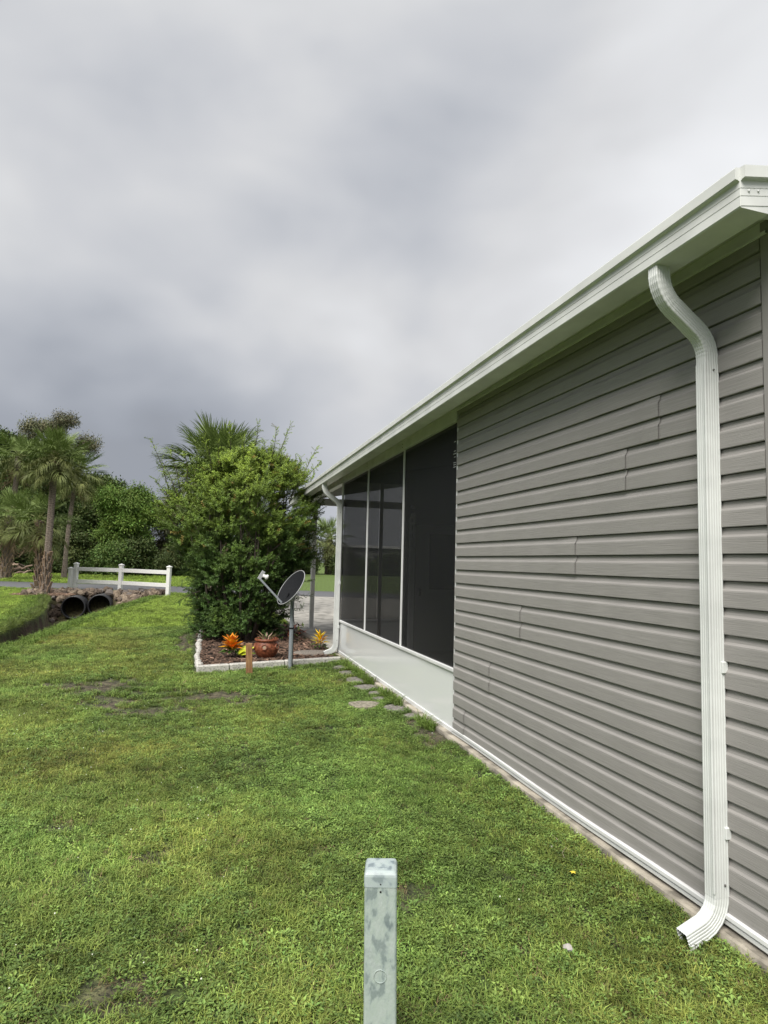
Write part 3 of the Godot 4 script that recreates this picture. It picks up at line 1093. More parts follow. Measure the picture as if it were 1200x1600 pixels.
	var win := part("window", box_mesh(Vector3(0.05, 1.2, 1.3), 0.004, Vector3(5.63, 1.65, -7.4)), trim, house)
	part("pane", box_mesh(Vector3(0.012, 1.08, 1.18), 0.0, Vector3(5.6, 1.65, -7.4)), mat(lin(0.03, 0.03, 0.035), 0.1), win)
	downspout(house, -2.15, eave(-2.15) + ht, 0.045, vinyl, dark)
	downspout(house, -9.46, eave(-9.46) + ht, 0.13, vinyl, dark)
	# a string of shells hanging inside the screen
	var chime := thing("wind_chime", "small hanging string of pale discs seen dimly behind the porch screen", "wind chime", Vector3(3.28, 2.9, -9.2))
	var cord := begin()
	tube(cord, [Vector3(0, 0, 0), Vector3(0, -1.15, 0)], [0.003, 0.003], 5)
	part("cord", done(cord), dark, chime)
	for i in 6:
		var s := begin()
		lathe(s, [Vector2(0, 0.02), Vector2(0.045, 0.012), Vector2(0.05, 0), Vector2(0, -0.02)], 10, true, Transform3D(Basis(Vector3.RIGHT, 0.6 + i), Vector3(0.01 * (i % 2), -0.45 - 0.13 * i, 0)))
		part("disc", done(s), trim, chime)

# ------------------------------------------------------------------ garden bed and what stands in it
func build_garden() -> void:
	rng.seed = 300
	var mulch_mat := mat(lin(0.085, 0.056, 0.04), 0.95, ntex(60, 0.06, 5, [[0.25, grey(0.5)], [0.75, grey(1.0)]]), 2.0, ntex(61, 0.09, 4, [[0.2, Color.BLACK], [0.8, Color.WHITE]]), 3.0)
	var bed := begin()
	bed.set_smooth_group(1)
	for i in 14:
		for j in 24:
			var q := []
			for c in [[i, j], [i, j + 1], [i + 1, j + 1], [i + 1, j]]:
				var x := lerpf(0.08, 2.14, c[0] / 14.0)
				var z := lerpf(-8.5 - 0.24 * (x - 0.1), -14.0, c[1] / 24.0)
				var rim := minf(minf(c[0], 14 - c[0]), minf(c[1], 24 - c[1])) / 3.0
				q.append(Vector3(x, slope_height(z) + 0.035 * minf(rim, 1.0) + 0.012 * fields.get_noise_2d(x * 200.0, z * 200.0) + 0.012, z))
			quad(bed, q[0], q[1], q[2], q[3])
	tag(put("mulch_bed", done(bed), mulch_mat), "brown mulch bed under the big shrub inside white edging", "", "", "structure")
	var chip := begin()
	box(chip, Transform3D(), Vector3(0.055, 0.006, 0.018), 0.0)
	var chips := Scatter.new()
	for i in 5200:
		var x := rng.randf_range(0.1, 2.14)
		var z := rng.randf_range(-8.5 - 0.24 * (x - 0.1), -13.0)
		var v := rng.randf_range(0.4, 1.5)
		if rng.randf() < 0.12: v *= 2.2
		chips.add(Vector3(x, slope_height(z) + 0.052 + rng.randf() * 0.012, z), turned(rng.randf() * TAU, rng.randf_range(0, 0.5), rng.randf_range(0.5, 1.4)), Color(0.12 * v, 0.075 * v, 0.052 * v))
	var chip_mat := mat(Color.WHITE, 0.9)
	chip_mat.vertex_color_use_as_albedo = true
	tag(scatter_node("mulch_chips", chips, done(chip), chip_mat), "loose brown wood chips covering the planting bed", "mulch", "", "stuff")

	# white concrete edging: long blocks along the front, broken lumps on the left
	var painted := mat(lin(0.60, 0.585, 0.54), 0.85, ntex(62, 0.02, 6, [[0.22, grey(0.55)], [0.42, grey(0.92)], [0.8, grey(1.0)]]), 2.2, ntex(63, 0.12, 4, [[0.2, Color.BLACK], [0.8, Color.WHITE]]), 0.5)
	var joints := [[0.09, -8.5, 0.5, -8.6, "short white concrete edging block at the left front corner of the planting bed"], [0.512, -8.603, 1.26, -8.78, "white concrete edging block behind the wooden stake and below the clay pot"], [1.272, -8.783, 2.11, -8.985, "white concrete edging block between the dish pole and the porch corner"]]
	for q in joints:
		var a := Vector3(q[0], slope_height(q[1]) + 0.03, q[1])
		var b := Vector3(q[2], slope_height(q[3]) + 0.03, q[3])
		tag(put("edging_block", bar_between(a, b, 0.085, 0.13, 0.012), painted), q[4], "edging block", "white concrete edging along the front of the bed")
	var zz := -8.75
	var lumps := ["white edging lump next to the bed's left front corner", "second white edging lump from the left front corner, longer", "third chipped white edging lump on the bed's left side", "flaking white edging lump beside bare soil at the bed's left", "small broken white edging lump half under shrub leaves", "white edging lump near the shrub's left low branches", "farthest white edging lump on the bed's left side"]
	for i in 7:
		var l := [0.38, 0.62, 0.5, 0.62, 0.4, 0.62, 0.6][i] as float
		var st := begin()
		st.set_smooth_group(1)
		var x0 := 0.105 + 0.012 * i + rng.randf_range(-0.02, 0.02)
		var path := []
		var rad := []
		for k in 9:
			var t := k / 8.0
			path.append(Vector3(x0 + rng.randf_range(-0.008, 0.008), slope_height(zz) + 0.045, zz - l * t))
			rad.append((0.05 if k > 0 and k < 8 else 0.03) * rng.randf_range(0.65, 1.15))
		tube(st, path, rad, 8, true, 0.2)
		tag(put("edging_lump", done(st), painted), lumps[i], "edging block", "rough white edging lumps along the left of the bed")
		zz -= l + 0.035
	# dark curved edging against the slab
	var curb := begin()
	var cp := []
	var cr := []
	for i in 9:
		var t := i / 8.0
		cp.append(Vector3(2.12 - 0.15 * t * t, slope_height(-10.2 - 2.2 * t) + 0.06, -10.2 - 2.2 * t))
		cr.append(0.05 * rng.randf_range(0.85, 1.15))
	tube(curb, cp, cr, 7, true, 0.1)
	tag(put("curved_edging", done(curb), mat(lin(0.2, 0.17, 0.14), 0.95, ntex(64, 0.05, 4, [[0.2, grey(0.6)], [0.8, grey(1.0)]]), 3.0)), "weathered grey-brown edging between the mulch bed and the carport slab", "edging")
	# stepping stone in the bed
	var stone_mat := mat(lin(0.33, 0.29, 0.25), 0.9, ntex(65, 0.03, 5, [[0.2, grey(0.7)], [0.8, grey(1.0)]]), 2.5, ntex(66, 0.1, 4, [[0.2, Color.BLACK], [0.8, Color.WHITE]]), 0.4)
	var ss := begin()
	lathe(ss, [Vector2(0, 0.03), Vector2(0.2, 0.028), Vector2(0.225, 0.018), Vector2(0.23, -0.02)], 22)
	var step := put("stepping_stone", done(ss), stone_mat, null, Vector3(1.80, slope_height(-9.6) + 0.055, -9.6))
	step.scale = Vector3(1.25, 1, 0.8)
	tag(step, "round flat grey stepping stone lying in the mulch", "stepping stone")

	# terracotta pot with pockets
	var clay := mat(lin(0.27, 0.085, 0.038), 0.5, ntex(67, 0.012, 5, [[0.25, Color(0.6, 0.55, 0.5)], [0.7, Color(1, 1, 1)]]), 3.0, ntex(68, 0.1, 3, [[0.2, Color.BLACK], [0.8, Color.WHITE]]), 0.12)
	var pg := slope_height(-9.3) + 0.045
	var pot := thing("clay_pot", "round glazed terracotta pot with small side pockets", "pot", Vector3(1.07, pg, -9.3))
	var p := begin()
	lathe(p, [Vector2(0, 0), Vector2(0.095, 0), Vector2(0.105, 0.01), Vector2(0.15, 0.06), Vector2(0.178, 0.12), Vector2(0.182, 0.165), Vector2(0.17, 0.21), Vector2(0.152, 0.24), Vector2(0.15, 0.255)], 32)
	part("bowl", done(p), clay, pot)
	p = begin()
	lathe(p, [Vector2(0.148, 0.25), Vector2(0.17, 0.252), Vector2(0.178, 0.262), Vector2(0.176, 0.282), Vector2(0.165, 0.288), Vector2(0.15, 0.284), Vector2(0.145, 0.25), Vector2(0.0, 0.24)], 32)
	part("rim", done(p), clay, pot)
	for a in [1.85, 0.7, 3.0]:
		var d := Vector3(cos(a), 0.15, sin(a)).normalized()
		var ring := begin()
		var c := Vector3(cos(a) * 0.181, 0.175, sin(a) * 0.181)
		var u := Vector3(-sin(a), 0, cos(a))
		var v := d.cross(u).normalized()
		var path := []
		var rad := []
		for i in 13:
			var t := TAU * i / 12.0
			path.append(c + (u * cos(t) + v * sin(t)) * 0.036)
			rad.append(0.011)
		tube(ring, path, rad, 7, false)
		part("pocket", done(ring), clay, pot)
		var plug := begin()
		lathe(plug, [Vector2(0, 0.004), Vector2(0.032, 0.0)], 14, true, Transform3D(Basis(u, d, u.cross(d)), c))
		part("pocket_soil", done(plug), mat(lin(0.3, 0.22, 0.15), 0.9), pot)
	var brom := thing("bromeliad", "small pale spiky bromeliad growing in the terracotta pot", "plant", Vector3(1.07, pg + 0.245, -9.3))
	var spiky := leaf_mat(Color.WHITE, 0.25)
	for i in 22:
		var a := i * 2.4
		var e := rng.randf_range(0.45, 1.4)
		var st := begin()
		st.set_smooth_group(-1)
		var l := rng.randf_range(0.11, 0.19)
		var col := [Color(0.3, 0.2, 0.13), Color(0.2, 0.2, 0.09), Color(0.36, 0.25, 0.2), Color(0.12, 0.16, 0.06)][i % 4] as Color
		leaf(st, Vector3(cos(a), 0, sin(a)) * 0.05, Vector3(cos(a) * cos(e), sin(e), sin(a) * cos(e)), Vector3.UP + Vector3(cos(a), 0, sin(a)) * -0.5, l, 0.028, col, 0.4, 0.25)
		part("leaf", done(st), spiky, brom)
	# crotons
	croton("croton", "croton with dense orange head and broad yellow leaves left of the clay pot", Vector3(0.62, slope_height(-9.5) + 0.04, -9.35), Color(0.72, 0.2, 0.025), true, 5)
	croton("croton", "croton with narrow yellow-orange leaves at the foot of the far downspout", Vector3(2.0, slope_height(-10.0) + 0.04, -9.95), Color(0.72, 0.33, 0.02), false, 6)
	# dark red leaves near the pole
	var red := thing("red_leaf_plant", "low dark red leafy plant at the right foot of the shrub", "plant", Vector3(1.72, slope_height(-10.9) + 0.04, -10.9))
	var rl := begin()
	rl.set_smooth_group(-1)
	for i in 60:
		var a := rng.randf() * TAU
		var e := rng.randf_range(0.1, 1.2)
		var v := rng.randf_range(0.6, 1.3)
		leaf(rl, Vector3(rng.randf_range(-0.2, 0.2), rng.randf_range(0.03, 0.3), rng.randf_range(-0.2, 0.2)), Vector3(cos(a) * cos(e), sin(e), sin(a) * cos(e)), Vector3.UP, 0.12, 0.04, [Color(0.13 * v, 0.04 * v, 0.025 * v), Color(0.05 * v, 0.07 * v, 0.02 * v)][i % 2], 0.2, 0.3)
	part("foliage", done(rl), spiky, red)
	# wooden stake
	var wood := mat(lin(0.33, 0.19, 0.09), 0.85, ntex(69, 0.01, 4, [[0.25, Color(0.72, 0.66, 0.6)], [0.75, Color(1, 1, 1)]]), 1.0)
	wood.uv1_scale = Vector3(9, 0.8, 9)
	var stake := put("wooden_stake", box_mesh(Vector3(0.085, 0.42, 0.035), 0.004, Vector3(0, 0.19, 0)), wood, null, Vector3(0.748, slope_height(-8.25), -8.3))
	stake.rotation = Vector3(0.02, -0.12, 0.05)
	tag(stake, "short weathered wooden stake standing in front of the edging", "stake")
	build_dish()
	build_shrub()

func croton(called: String, label: String, at: Vector3, head: Color, broad: bool, sd: int) -> void:
	rng.seed = sd
	var o := thing(called, label, "plant", at, 0.0, "")
	var m := leaf_mat(Color.WHITE, 0.35, 0.45)
	var stem := begin()
	tube(stem, [Vector3(0, -0.03, 0), Vector3(0.01, 0.1, 0), Vector3(-0.02, 0.22, 0)], [0.012, 0.01, 0.006], 6)
	part("stem", done(stem), m_wood, o)
	for i in (58 if broad else 44):
		var a := i * 2.4
		var t := i / (58.0 if broad else 44.0)
		var e := lerpf(0.1, 1.45, t) + rng.randf_range(-0.2, 0.2)
		var v := rng.randf_range(0.65, 1.25)
		var c := Color(head.r * v, head.g * v * rng.randf_range(0.9, 1.9), head.b)
		if t < 0.25: c = Color(0.05, 0.1, 0.02) * v
		elif rng.randf() < (0.12 if broad else 0.35): c = Color(0.6 * v, 0.5 * v, 0.03)
		var st := begin()
		st.set_smooth_group(-1)
		leaf(st, Vector3(cos(a) * 0.02, lerpf(0.06, 0.2, t), sin(a) * 0.02) + (Vector3(-0.05, 0.02, 0) if broad else Vector3.ZERO), Vector3(cos(a) * cos(e), sin(e), sin(a) * cos(e)), Vector3.UP - Vector3(cos(a), 0, sin(a)) * 0.3, rng.randf_range(0.13, 0.19), 0.078 if broad else 0.036, c, 0.25, 0.25)
		part("leaf", done(st), m, o)
	if broad:
		for q in [[0.35, 0.55, 0.3], [0.7, 0.3, 0.26], [-0.1, 0.8, 0.24], [0.15, 0.2, 0.28], [1.0, 0.6, 0.2]]:
			var st := begin()
			st.set_smooth_group(-1)
			var d := Vector3(cos(q[0]) * cos(q[1]), sin(q[1]), sin(q[0]) * cos(q[1]))
			leaf(st, Vector3(0.03, 0.05, 0.03), d, Vector3(-0.2, 0.8, 0.8), q[2], 0.085, Color(0.42, 0.46, 0.03) if q[1] > 0.25 else Color(0.16, 0.26, 0.03), 0.15, 0.2)
			part("leaf", done(st), m, o)

func build_dish() -> void:
	var g := slope_height(-8.63)
	var o := thing("satellite_dish", "dark grey satellite dish on a galvanised pole in front of the shrub", "satellite dish", Vector3(1.326, g, -8.63))
	var galv := mat(lin(0.33, 0.36, 0.39), 0.45, ntex(70, 0.03, 4, [[0.2, grey(0.8)], [0.8, grey(1.0)]]), 4.0)
	galv.metallic = 0.3
	var dark := mat(lin(0.017, 0.018, 0.02), 0.6, ntex(71, 0.02, 4, [[0.2, grey(0.8)], [0.8, grey(1.0)]]), 3.0)
	dark.metallic_specular = 0.2
	var light := mat(lin(0.32, 0.33, 0.34), 0.45)
	var st := begin()
	tube(st, [Vector3(0, -0.1, 0), Vector3(0, 0.9, 0), Vector3(0.004, 1.02, 0)], [0.028, 0.028, 0.028], 16)
	part("pole", done(st), galv, o)
	st = begin()
	for y in [0.55, 0.56]:
		lathe(st, [Vector2(0.028, y - 0.006), Vector2(0.034, y - 0.005), Vector2(0.034, y + 0.005), Vector2(0.028, y + 0.006)], 14)
	part("cable_tie", done(st), dark, o)
	# reflector: points towards the upper left, slightly to the viewer
	var n := Vector3(-0.8, 0.56, 0.28).normalized()
	var c := Vector3(-0.03, 1.115, 0.09)
	var u := n.cross(Vector3.UP).normalized()
	var v := u.cross(n).normalized()
	var dish := begin()
	var back := begin()
	dish.set_smooth_group(1)
	var rings := 8
	var seg := 36
	var at := func(i: int, k: int, off: float) -> Vector3:
		var r := i / float(rings)
		var a := TAU * k / seg
		return c + (u * cos(a) * 0.26 + v * sin(a) * 0.275) * r + n * (0.05 * r * r - 0.03 + off)
	for i in rings:
		for k in seg:
			quad(dish, at.call(i, k, 0.0), at.call(i, k + 1, 0.0), at.call(i + 1, k + 1, 0.0), at.call(i + 1, k, 0.0))
			quad(dish, at.call(i, k, -0.008), at.call(i + 1, k, -0.008), at.call(i + 1, k + 1, -0.008), at.call(i, k + 1, -0.008))
	part("reflector", done(dish), dark, o)
	var rim := begin()
	var path := []
	var rad := []
	for k in seg + 1:
		path.append(at.call(rings, k, -0.004))
		rad.append(0.006)
	tube(rim, path, rad, 6, false)
	part("rim", done(rim), light, o)
	# bracket behind, arm and receiver
	part("bracket", bar_between(c - n * 0.075 + v * 0.06, c - n * 0.06 - v * 0.17, 0.08, 0.03, 0.005), light, o)
	part("clamp", box_mesh(Vector3(0.085, 0.11, 0.075), 0.01, Vector3(-0.01, 0.985, 0.0)), light, o)
	for b in [Vector3(-0.02, 0.955, 0.04), Vector3(0.02, 0.945, 0.038), Vector3(0.02, 1.01, 0.038)]:
		var bo := begin()
		lathe(bo, [Vector2(0, 0.014), Vector2(0.009, 0.012), Vector2(0.01, 0)], 6, false, Transform3D(Basis(Vector3.RIGHT, PI / 2), b))
		part("bolt", done(bo), galv, o)
	var a0 := c - v * 0.255 - n * 0.03
	var lnb := Vector3(-0.47, 1.235, 0.05)
	part("arm", bar_between(a0, lnb, 0.026, 0.026, 0.005), galv, o)
	part("arm_brace", bar_between(a0, c - v * 0.08 - n * 0.0, 0.022, 0.02, 0.004), dark, o)
	part("receiver_bracket", bar_between(lnb + Vector3(-0.01, -0.01, 0), lnb + Vector3(0.055, 0.1, 0), 0.02, 0.05, 0.004), light, o)
	var feed := begin()
	var fa := lnb + Vector3(0.06, 0.035, 0.0)
	var fd := (c - fa).normalized()
	var fu := fd.cross(Vector3.UP).normalized()
	lathe(feed, [Vector2(0, -0.02), Vector2(0.022, -0.018), Vector2(0.024, 0.02), Vector2(0.036, 0.03), Vector2(0.036, 0.055), Vector2(0.028, 0.06), Vector2(0, 0.062)], 16, true, Transform3D(Basis(fu, fd, fu.cross(fd)), fa))
	part("receiver", done(feed), mat(lin(0.62, 0.62, 0.6), 0.4), o)
	var wire := begin()
	tube(wire, [Vector3(-0.01, 0.9, 0.03), Vector3(0.035, 0.62, 0.02), Vector3(0.03, 0.55, 0.01), Vector3(0.032, 0.3, 0.0), Vector3(0.03, 0.0, 0.02)], [0.004, 0.004, 0.004, 0.004, 0.004], 5)
	part("cable", done(wire), dark, o)

# outline of the shrub: [height, centre x, half width]
const SHRUB := [[0.1, 0.82, 0.62], [0.6, 0.86, 0.82], [1.1, 0.85, 0.93], [1.6, 0.82, 1.12], [2.1, 0.76, 1.3], [2.5, 0.76, 1.24], [2.85, 0.85, 1.02], [3.15, 0.95, 0.66], [3.4, 1.0, 0.25]]
func shrub_at(y: float) -> Vector2:
	for i in SHRUB.size() - 1:
		if y <= SHRUB[i + 1][0]:
			var t: float = clampf((y - SHRUB[i][0]) / (SHRUB[i + 1][0] - SHRUB[i][0]), 0, 1)
			return Vector2(lerpf(SHRUB[i][1], SHRUB[i + 1][1], t), lerpf(SHRUB[i][2], SHRUB[i + 1][2], t))
	return Vector2(0.85, 0.15)

func sprig_mesh(leaves: int, length: float, size: float, sd: int) -> ArrayMesh:
	rng.seed = sd
	var st := begin()
	tube(st, [Vector3.ZERO, Vector3(0.01, length * 0.5, 0.0), Vector3(-0.01, length, 0.01)], [0.003, 0.0022, 0.001], 4, false, 0.0, Color(0.9, 0.75, 0.6))
	st.set_smooth_group(-1)
	for i in leaves:
		var t := (i + 0.7) / leaves
		var a := i * 2.4
		var e := lerpf(0.35, 1.0, t) + rng.randf_range(-0.25, 0.25)
		var v := rng.randf_range(0.75, 1.2) * lerpf(0.9, 1.15, t)
		leaf(st, Vector3(0, length * t, 0), Vector3(cos(a) * cos(e), sin(e), sin(a) * cos(e)), Vector3.UP, size * rng.randf_range(0.75, 1.2), size * rng.randf_range(0.38, 0.5), Color(v, v, v), 0.2, 0.25)
	return done(st)

func build_shrub() -> void:
	var base := Vector3(0, slope_height(-11.4), -11.4)
	var o := thing("large_shrub", "tall dense leafy shrub with upright shoots growing in the mulch bed", "shrub", base)
	rng.seed = 501
	var wood := begin()
	var sc := Scatter.new()
	var spots := []
	# stems
	for i in 16:
		var a := rng.randf() * TAU
		var yt := rng.randf_range(1.8, 3.2)
		var w := shrub_at(yt)
		var top := Vector3(w.x + cos(a) * w.y * 0.7, yt, sin(a) * w.y * 0.6)
		var foot := Vector3(0.85 + cos(a) * 0.28, -0.05, sin(a) * 0.25)
		var mid := foot.lerp(top, 0.5) + Vector3(cos(a) * 0.15, -0.1, sin(a) * 0.15)
		tube(wood, [foot, foot.lerp(mid, 0.5), mid, mid.lerp(top, 0.6), top], [0.035, 0.03, 0.022, 0.014, 0.006], 6, false, 0.08)
		for k in 4:
			var p := foot.lerp(top, rng.randf_range(0.35, 0.85))
			var b := rng.randf() * TAU
			tube(wood, [p, p + Vector3(cos(b) * 0.3, 0.22, sin(b) * 0.3), p + Vector3(cos(b) * 0.5, 0.5, sin(b) * 0.5)], [0.012, 0.008, 0.004], 5, false)
	var leafy := func(p: Vector3, dir: Vector3, size: float) -> void:
		var y := dir.normalized()
		var x := y.cross(Vector3(rng.randf_range(-1, 1), rng.randf_range(-1, 1), rng.randf_range(-1, 1))).normalized()
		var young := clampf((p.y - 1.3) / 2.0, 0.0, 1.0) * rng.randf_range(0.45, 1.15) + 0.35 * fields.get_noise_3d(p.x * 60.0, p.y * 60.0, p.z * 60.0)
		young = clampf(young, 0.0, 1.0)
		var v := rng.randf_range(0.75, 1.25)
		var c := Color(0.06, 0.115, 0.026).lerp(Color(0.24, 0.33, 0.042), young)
		if rng.randf() < 0.015 and p.y > 1.5: c = Color(0.25, 0.2, 0.05)
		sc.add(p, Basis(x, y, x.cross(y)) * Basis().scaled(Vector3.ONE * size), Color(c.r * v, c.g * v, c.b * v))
	# bunches: each a limb end with a burst of sprigs, so that hollows stay between them
	for i in 1750:
		var y := rng.randf_range(0.12, 3.32)
		var w := shrub_at(y)
		var a := rng.randf() * TAU
		var r := w.y * pow(rng.randf(), 0.32) * (1.0 + 0.3 * fields.get_noise_2d(a * 50.0, y * 55.0))
		var c := Vector3(w.x + cos(a) * r, y, sin(a) * r * 0.85)
		if fields.get_noise_3d(c.x * 45.0 + 11.0, c.y * 45.0, c.z * 45.0) > 0.26: continue
		var out := Vector3(cos(a), 0.35 + 0.5 * (y / 3.5), sin(a))
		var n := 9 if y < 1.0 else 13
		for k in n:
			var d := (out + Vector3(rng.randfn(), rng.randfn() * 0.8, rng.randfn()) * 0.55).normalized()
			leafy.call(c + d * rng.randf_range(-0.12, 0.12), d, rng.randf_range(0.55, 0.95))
	# long shoots above and at the sides
	var shoots := [[-0.45, 2.5, -0.80, 3.42], [-0.35, 2.5, -0.62, 3.1], [-0.3, 2.6, -0.5, 3.28], [-0.2, 2.7, -0.25, 3.25], [1.6, 2.6, 1.98, 3.48], [1.6, 2.5, 1.78, 3.36], [1.5, 2.5, 2.12, 3.3], [1.75, 2.3, 2.02, 3.1], [1.2, 3.1, 1.28, 3.82], [1.25, 3.1, 1.5, 3.86], [0.5, 3.2, 0.45, 3.75], [0.9, 3.3, 0.95, 3.85], [0.2, 3.0, 0.05, 3.5], [1.85, 2.0, 2.3, 2.7], [1.8, 1.8, 2.28, 2.1], [1.7, 1.5, 2.18, 1.6], [-0.3, 1.9, -0.78, 2.2], [1.6, 0.8, 1.98, 0.85], [1.55, 1.0, 2.0, 1.12], [1.5, 0.55, 1.86, 0.62], [0.1, 0.9, -0.22, 0.75], [0.15, 0.6, -0.12, 0.45], [0.9, 1.3, 1.3, 0.75], [-0.1, 2.75, -0.05, 3.35], [0.3, 2.9, 0.28, 3.45], [0.7, 3.0, 0.72, 3.62], [1.05, 3.0, 1.1, 3.6], [1.35, 2.8, 1.38, 3.5], [1.55, 2.7, 1.66, 3.3], [-0.4, 2.3, -0.7, 2.75], [-0.35, 2.0, -0.75, 2.5], [1.8, 2.2, 2.2, 2.95], [0.1, 0.75, -0.2, 1.0]]
	for s in shoots:
		var zo := rng.randf_range(0.1, 0.7)
		var p0 := Vector3(s[0], s[1], zo * 0.6)
		var p1 := Vector3(s[2], s[3], zo)
		tube(wood, [p0, p0.lerp(p1, 0.5) + Vector3(0.02, 0.03, 0), p1], [0.009, 0.006, 0.002], 5, false)
		var n := int(p0.distance_to(p1) / 0.05)
		for k in n:
			var p := p0.lerp(p1, (k + 1.0) / n)
			for rep in 2:
				var d := ((p1 - p0).normalized() * 0.7 + Vector3(rng.randfn(), rng.randfn() * 0.6, rng.randfn()) * 0.6).normalized()
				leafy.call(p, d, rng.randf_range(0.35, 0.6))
	part("stems", done(wood), m_wood, o)
	scatter_node("foliage", sc, sprig_mesh(15, 0.19, 0.05, 9), leaf_mat(Color.WHITE, 0.3, 0.45), o)

# ------------------------------------------------------------------ culvert
func build_culvert() -> void:
	var plastic := mat(lin(0.012, 0.013, 0.016), 0.45)
	var labels := ["left of two black corrugated drain pipes opening into the ditch", "right of two black corrugated drain pipes opening into the ditch"]
	for i in 2:
		var c: Vector3 = [Vector3(-3.86, -0.20, -23.1), Vector3(-3.08, -0.15, -23.3)][i]
		var o := thing("drain_pipe", labels[i], "drain pipe", c, 0.0, "black drain pipes in the ditch")
		var t := Transform3D(Basis(Vector3.RIGHT, -PI / 2), Vector3.ZERO)
		var outer := begin()
		var prof := []
		var y := 0.0
		while y < 5.6:
			prof.append(Vector2(0.38, y))
			prof.append(Vector2(0.38, y + 0.05))
			prof.append(Vector2(0.35, y + 0.065))
			prof.append(Vector2(0.35, y + 0.11))
			y += 0.125
		lathe(outer, prof, 36, false, t)
		part("corrugated_shell", done(outer), plastic, o)
		var inner := begin()
		lathe(inner, [Vector2(0.34, 5.6), Vector2(0.34, 0.0)], 36, true, t)
		part("liner", done(inner), plastic, o)
		var lip := begin()
		lathe(lip, [Vector2(0.338, 0.0), Vector2(0.34, -0.01), Vector2(0.376, -0.01), Vector2(0.381, 0.0)], 36, true, t)
		part("rim", done(lip), mat(lin(0.02, 0.021, 0.024), 0.45), o)
	# rubble packed round the pipes
	var rubble := thing("rubble_bank", "sloping bank of brown rubble stones packed around the drain pipes", "rock bank")
	var rocks := []
	for i in 6: rocks.append(add_normal_rock(800 + i, 0.75))
	var tones := []
	for c in [lin(0.2, 0.15, 0.11), lin(0.27, 0.21, 0.155), lin(0.14, 0.105, 0.08), lin(0.33, 0.26, 0.19), lin(0.22, 0.19, 0.17)]:
		tones.append(mat(c, 0.9, ntex(75, 0.03, 4, [[0.2, grey(0.7)], [0.8, grey(1.0)]], 256), 3.0))
	rng.seed = 90
	var made := 0
	var tries := 0
	while made < 290 and tries < 4000:
		tries += 1
		var x := rng.randf_range(-5.35, -1.0)
		var z := rng.randf_range(-24.75, -22.5)
		var t := (x + 5.35) / 4.35
		var front := -22.5 - 1.2 * smoothstep(0.45, 1.0, t)     # the bank thins out to the right
		if z > front: continue
		if x < -4.75 and z < -23.4 and rng.randf() < 0.8: continue
		if z < -24.45 - 0.2 * sin(t * PI) + 0.25 * maxf(0.0, t - 0.7): continue
		var g := ground_height(x, z) + 0.02
		# stones over a pipe lie on its back
		for c in [Vector2(-3.86, -0.20), Vector2(-3.08, -0.15)]:
			var dx: float = absf(x - c.x)
			if dx < 0.42 and z < -23.75: g = maxf(g, c.y + sqrt(maxf(0.0, 0.42 * 0.42 - dx * dx)))
			elif dx < 0.5 and z > -23.8: g = 99.0
		if g > 50.0: continue
		var s := rng.randf_range(0.13, 0.27)
		var r := part("rock", rocks[rng.randi() % 6], tones[rng.randi() % 5], rubble, Vector3(x, g + s * 0.2, z))
		r.basis = Basis.from_euler(Vector3(rng.randf() * TAU, rng.randf() * TAU, rng.randf() * TAU)) * Basis().scaled(Vector3(s * 1.3, s, s))
		made += 1
	# pine straw round the near palm's foot
	var straw := Scatter.new()
	var sb := begin()
	box(sb, Transform3D(), Vector3(0.16, 0.008, 0.012))
	for i in 500:
		var a := rng.randf() * TAU
		var r := sqrt(rng.randf()) * 0.95
		straw.add(Vector3(-4.75 + cos(a) * r, slope_height(-22.9) + 0.03 + rng.randf() * 0.03, -22.9 + sin(a) * r * 0.7), turned(rng.randf() * TAU, 0.3, rng.randf_range(0.6, 1.3)), Color(0.3, 0.2, 0.14) * rng.randf_range(0.5, 1.2))
	var sm := mat(Color.WHITE, 0.9)
	sm.vertex_color_use_as_albedo = true
	tag(scatter_node("dead_straw", straw, done(sb), sm), "pale brown litter around the foot of the near palm", "litter", "", "stuff")

# ------------------------------------------------------------------ fence
func build_fence() -> void:
	var vin := mat(lin(0.74, 0.74, 0.72), 0.4, ntex(80, 0.02, 4, [[0.2, grey(0.92)], [0.8, grey(1.0)]]), 1.5)
	var fence := thing("rail_fence", "white two-rail vinyl fence above the culvert by the road", "fence")
	var posts := [Vector3(-4.24, 0, -25.5), Vector3(-2.6, 0, -24.75), Vector3(-0.865, 0, -23.3)]
	for i in 3:
		posts[i].y = slope_height(posts[i].z)
		fence_post(fence, posts[i], 1.0, vin, -0.5)
	fence_post(fence, posts[0] + Vector3(-0.17, 0.0, 0.05), 0.82, vin, -0.5)
	for i in 2:
		for y in [0.36, 0.82]:
			var a: Vector3 = posts[i] + Vector3(0, y, 0)
			var b: Vector3 = posts[i + 1] + Vector3(0, y, 0)
			part("rail", bar_between(a, b, 0.04, 0.14, 0.006), vin, fence)
	var lone := thing("fence_post", "single white fence post beside the shrub's left edge near the road", "fence post")
	fence_post(lone, Vector3(0.24, slope_height(-23.4), -23.4), 1.0, vin, -0.3)
	part("base_collar", box_mesh(Vector3(0.2, 0.08, 0.2), 0.01, Vector3(0.24, slope_height(-23.4) + 0.03, -23.4)), vin, lone)

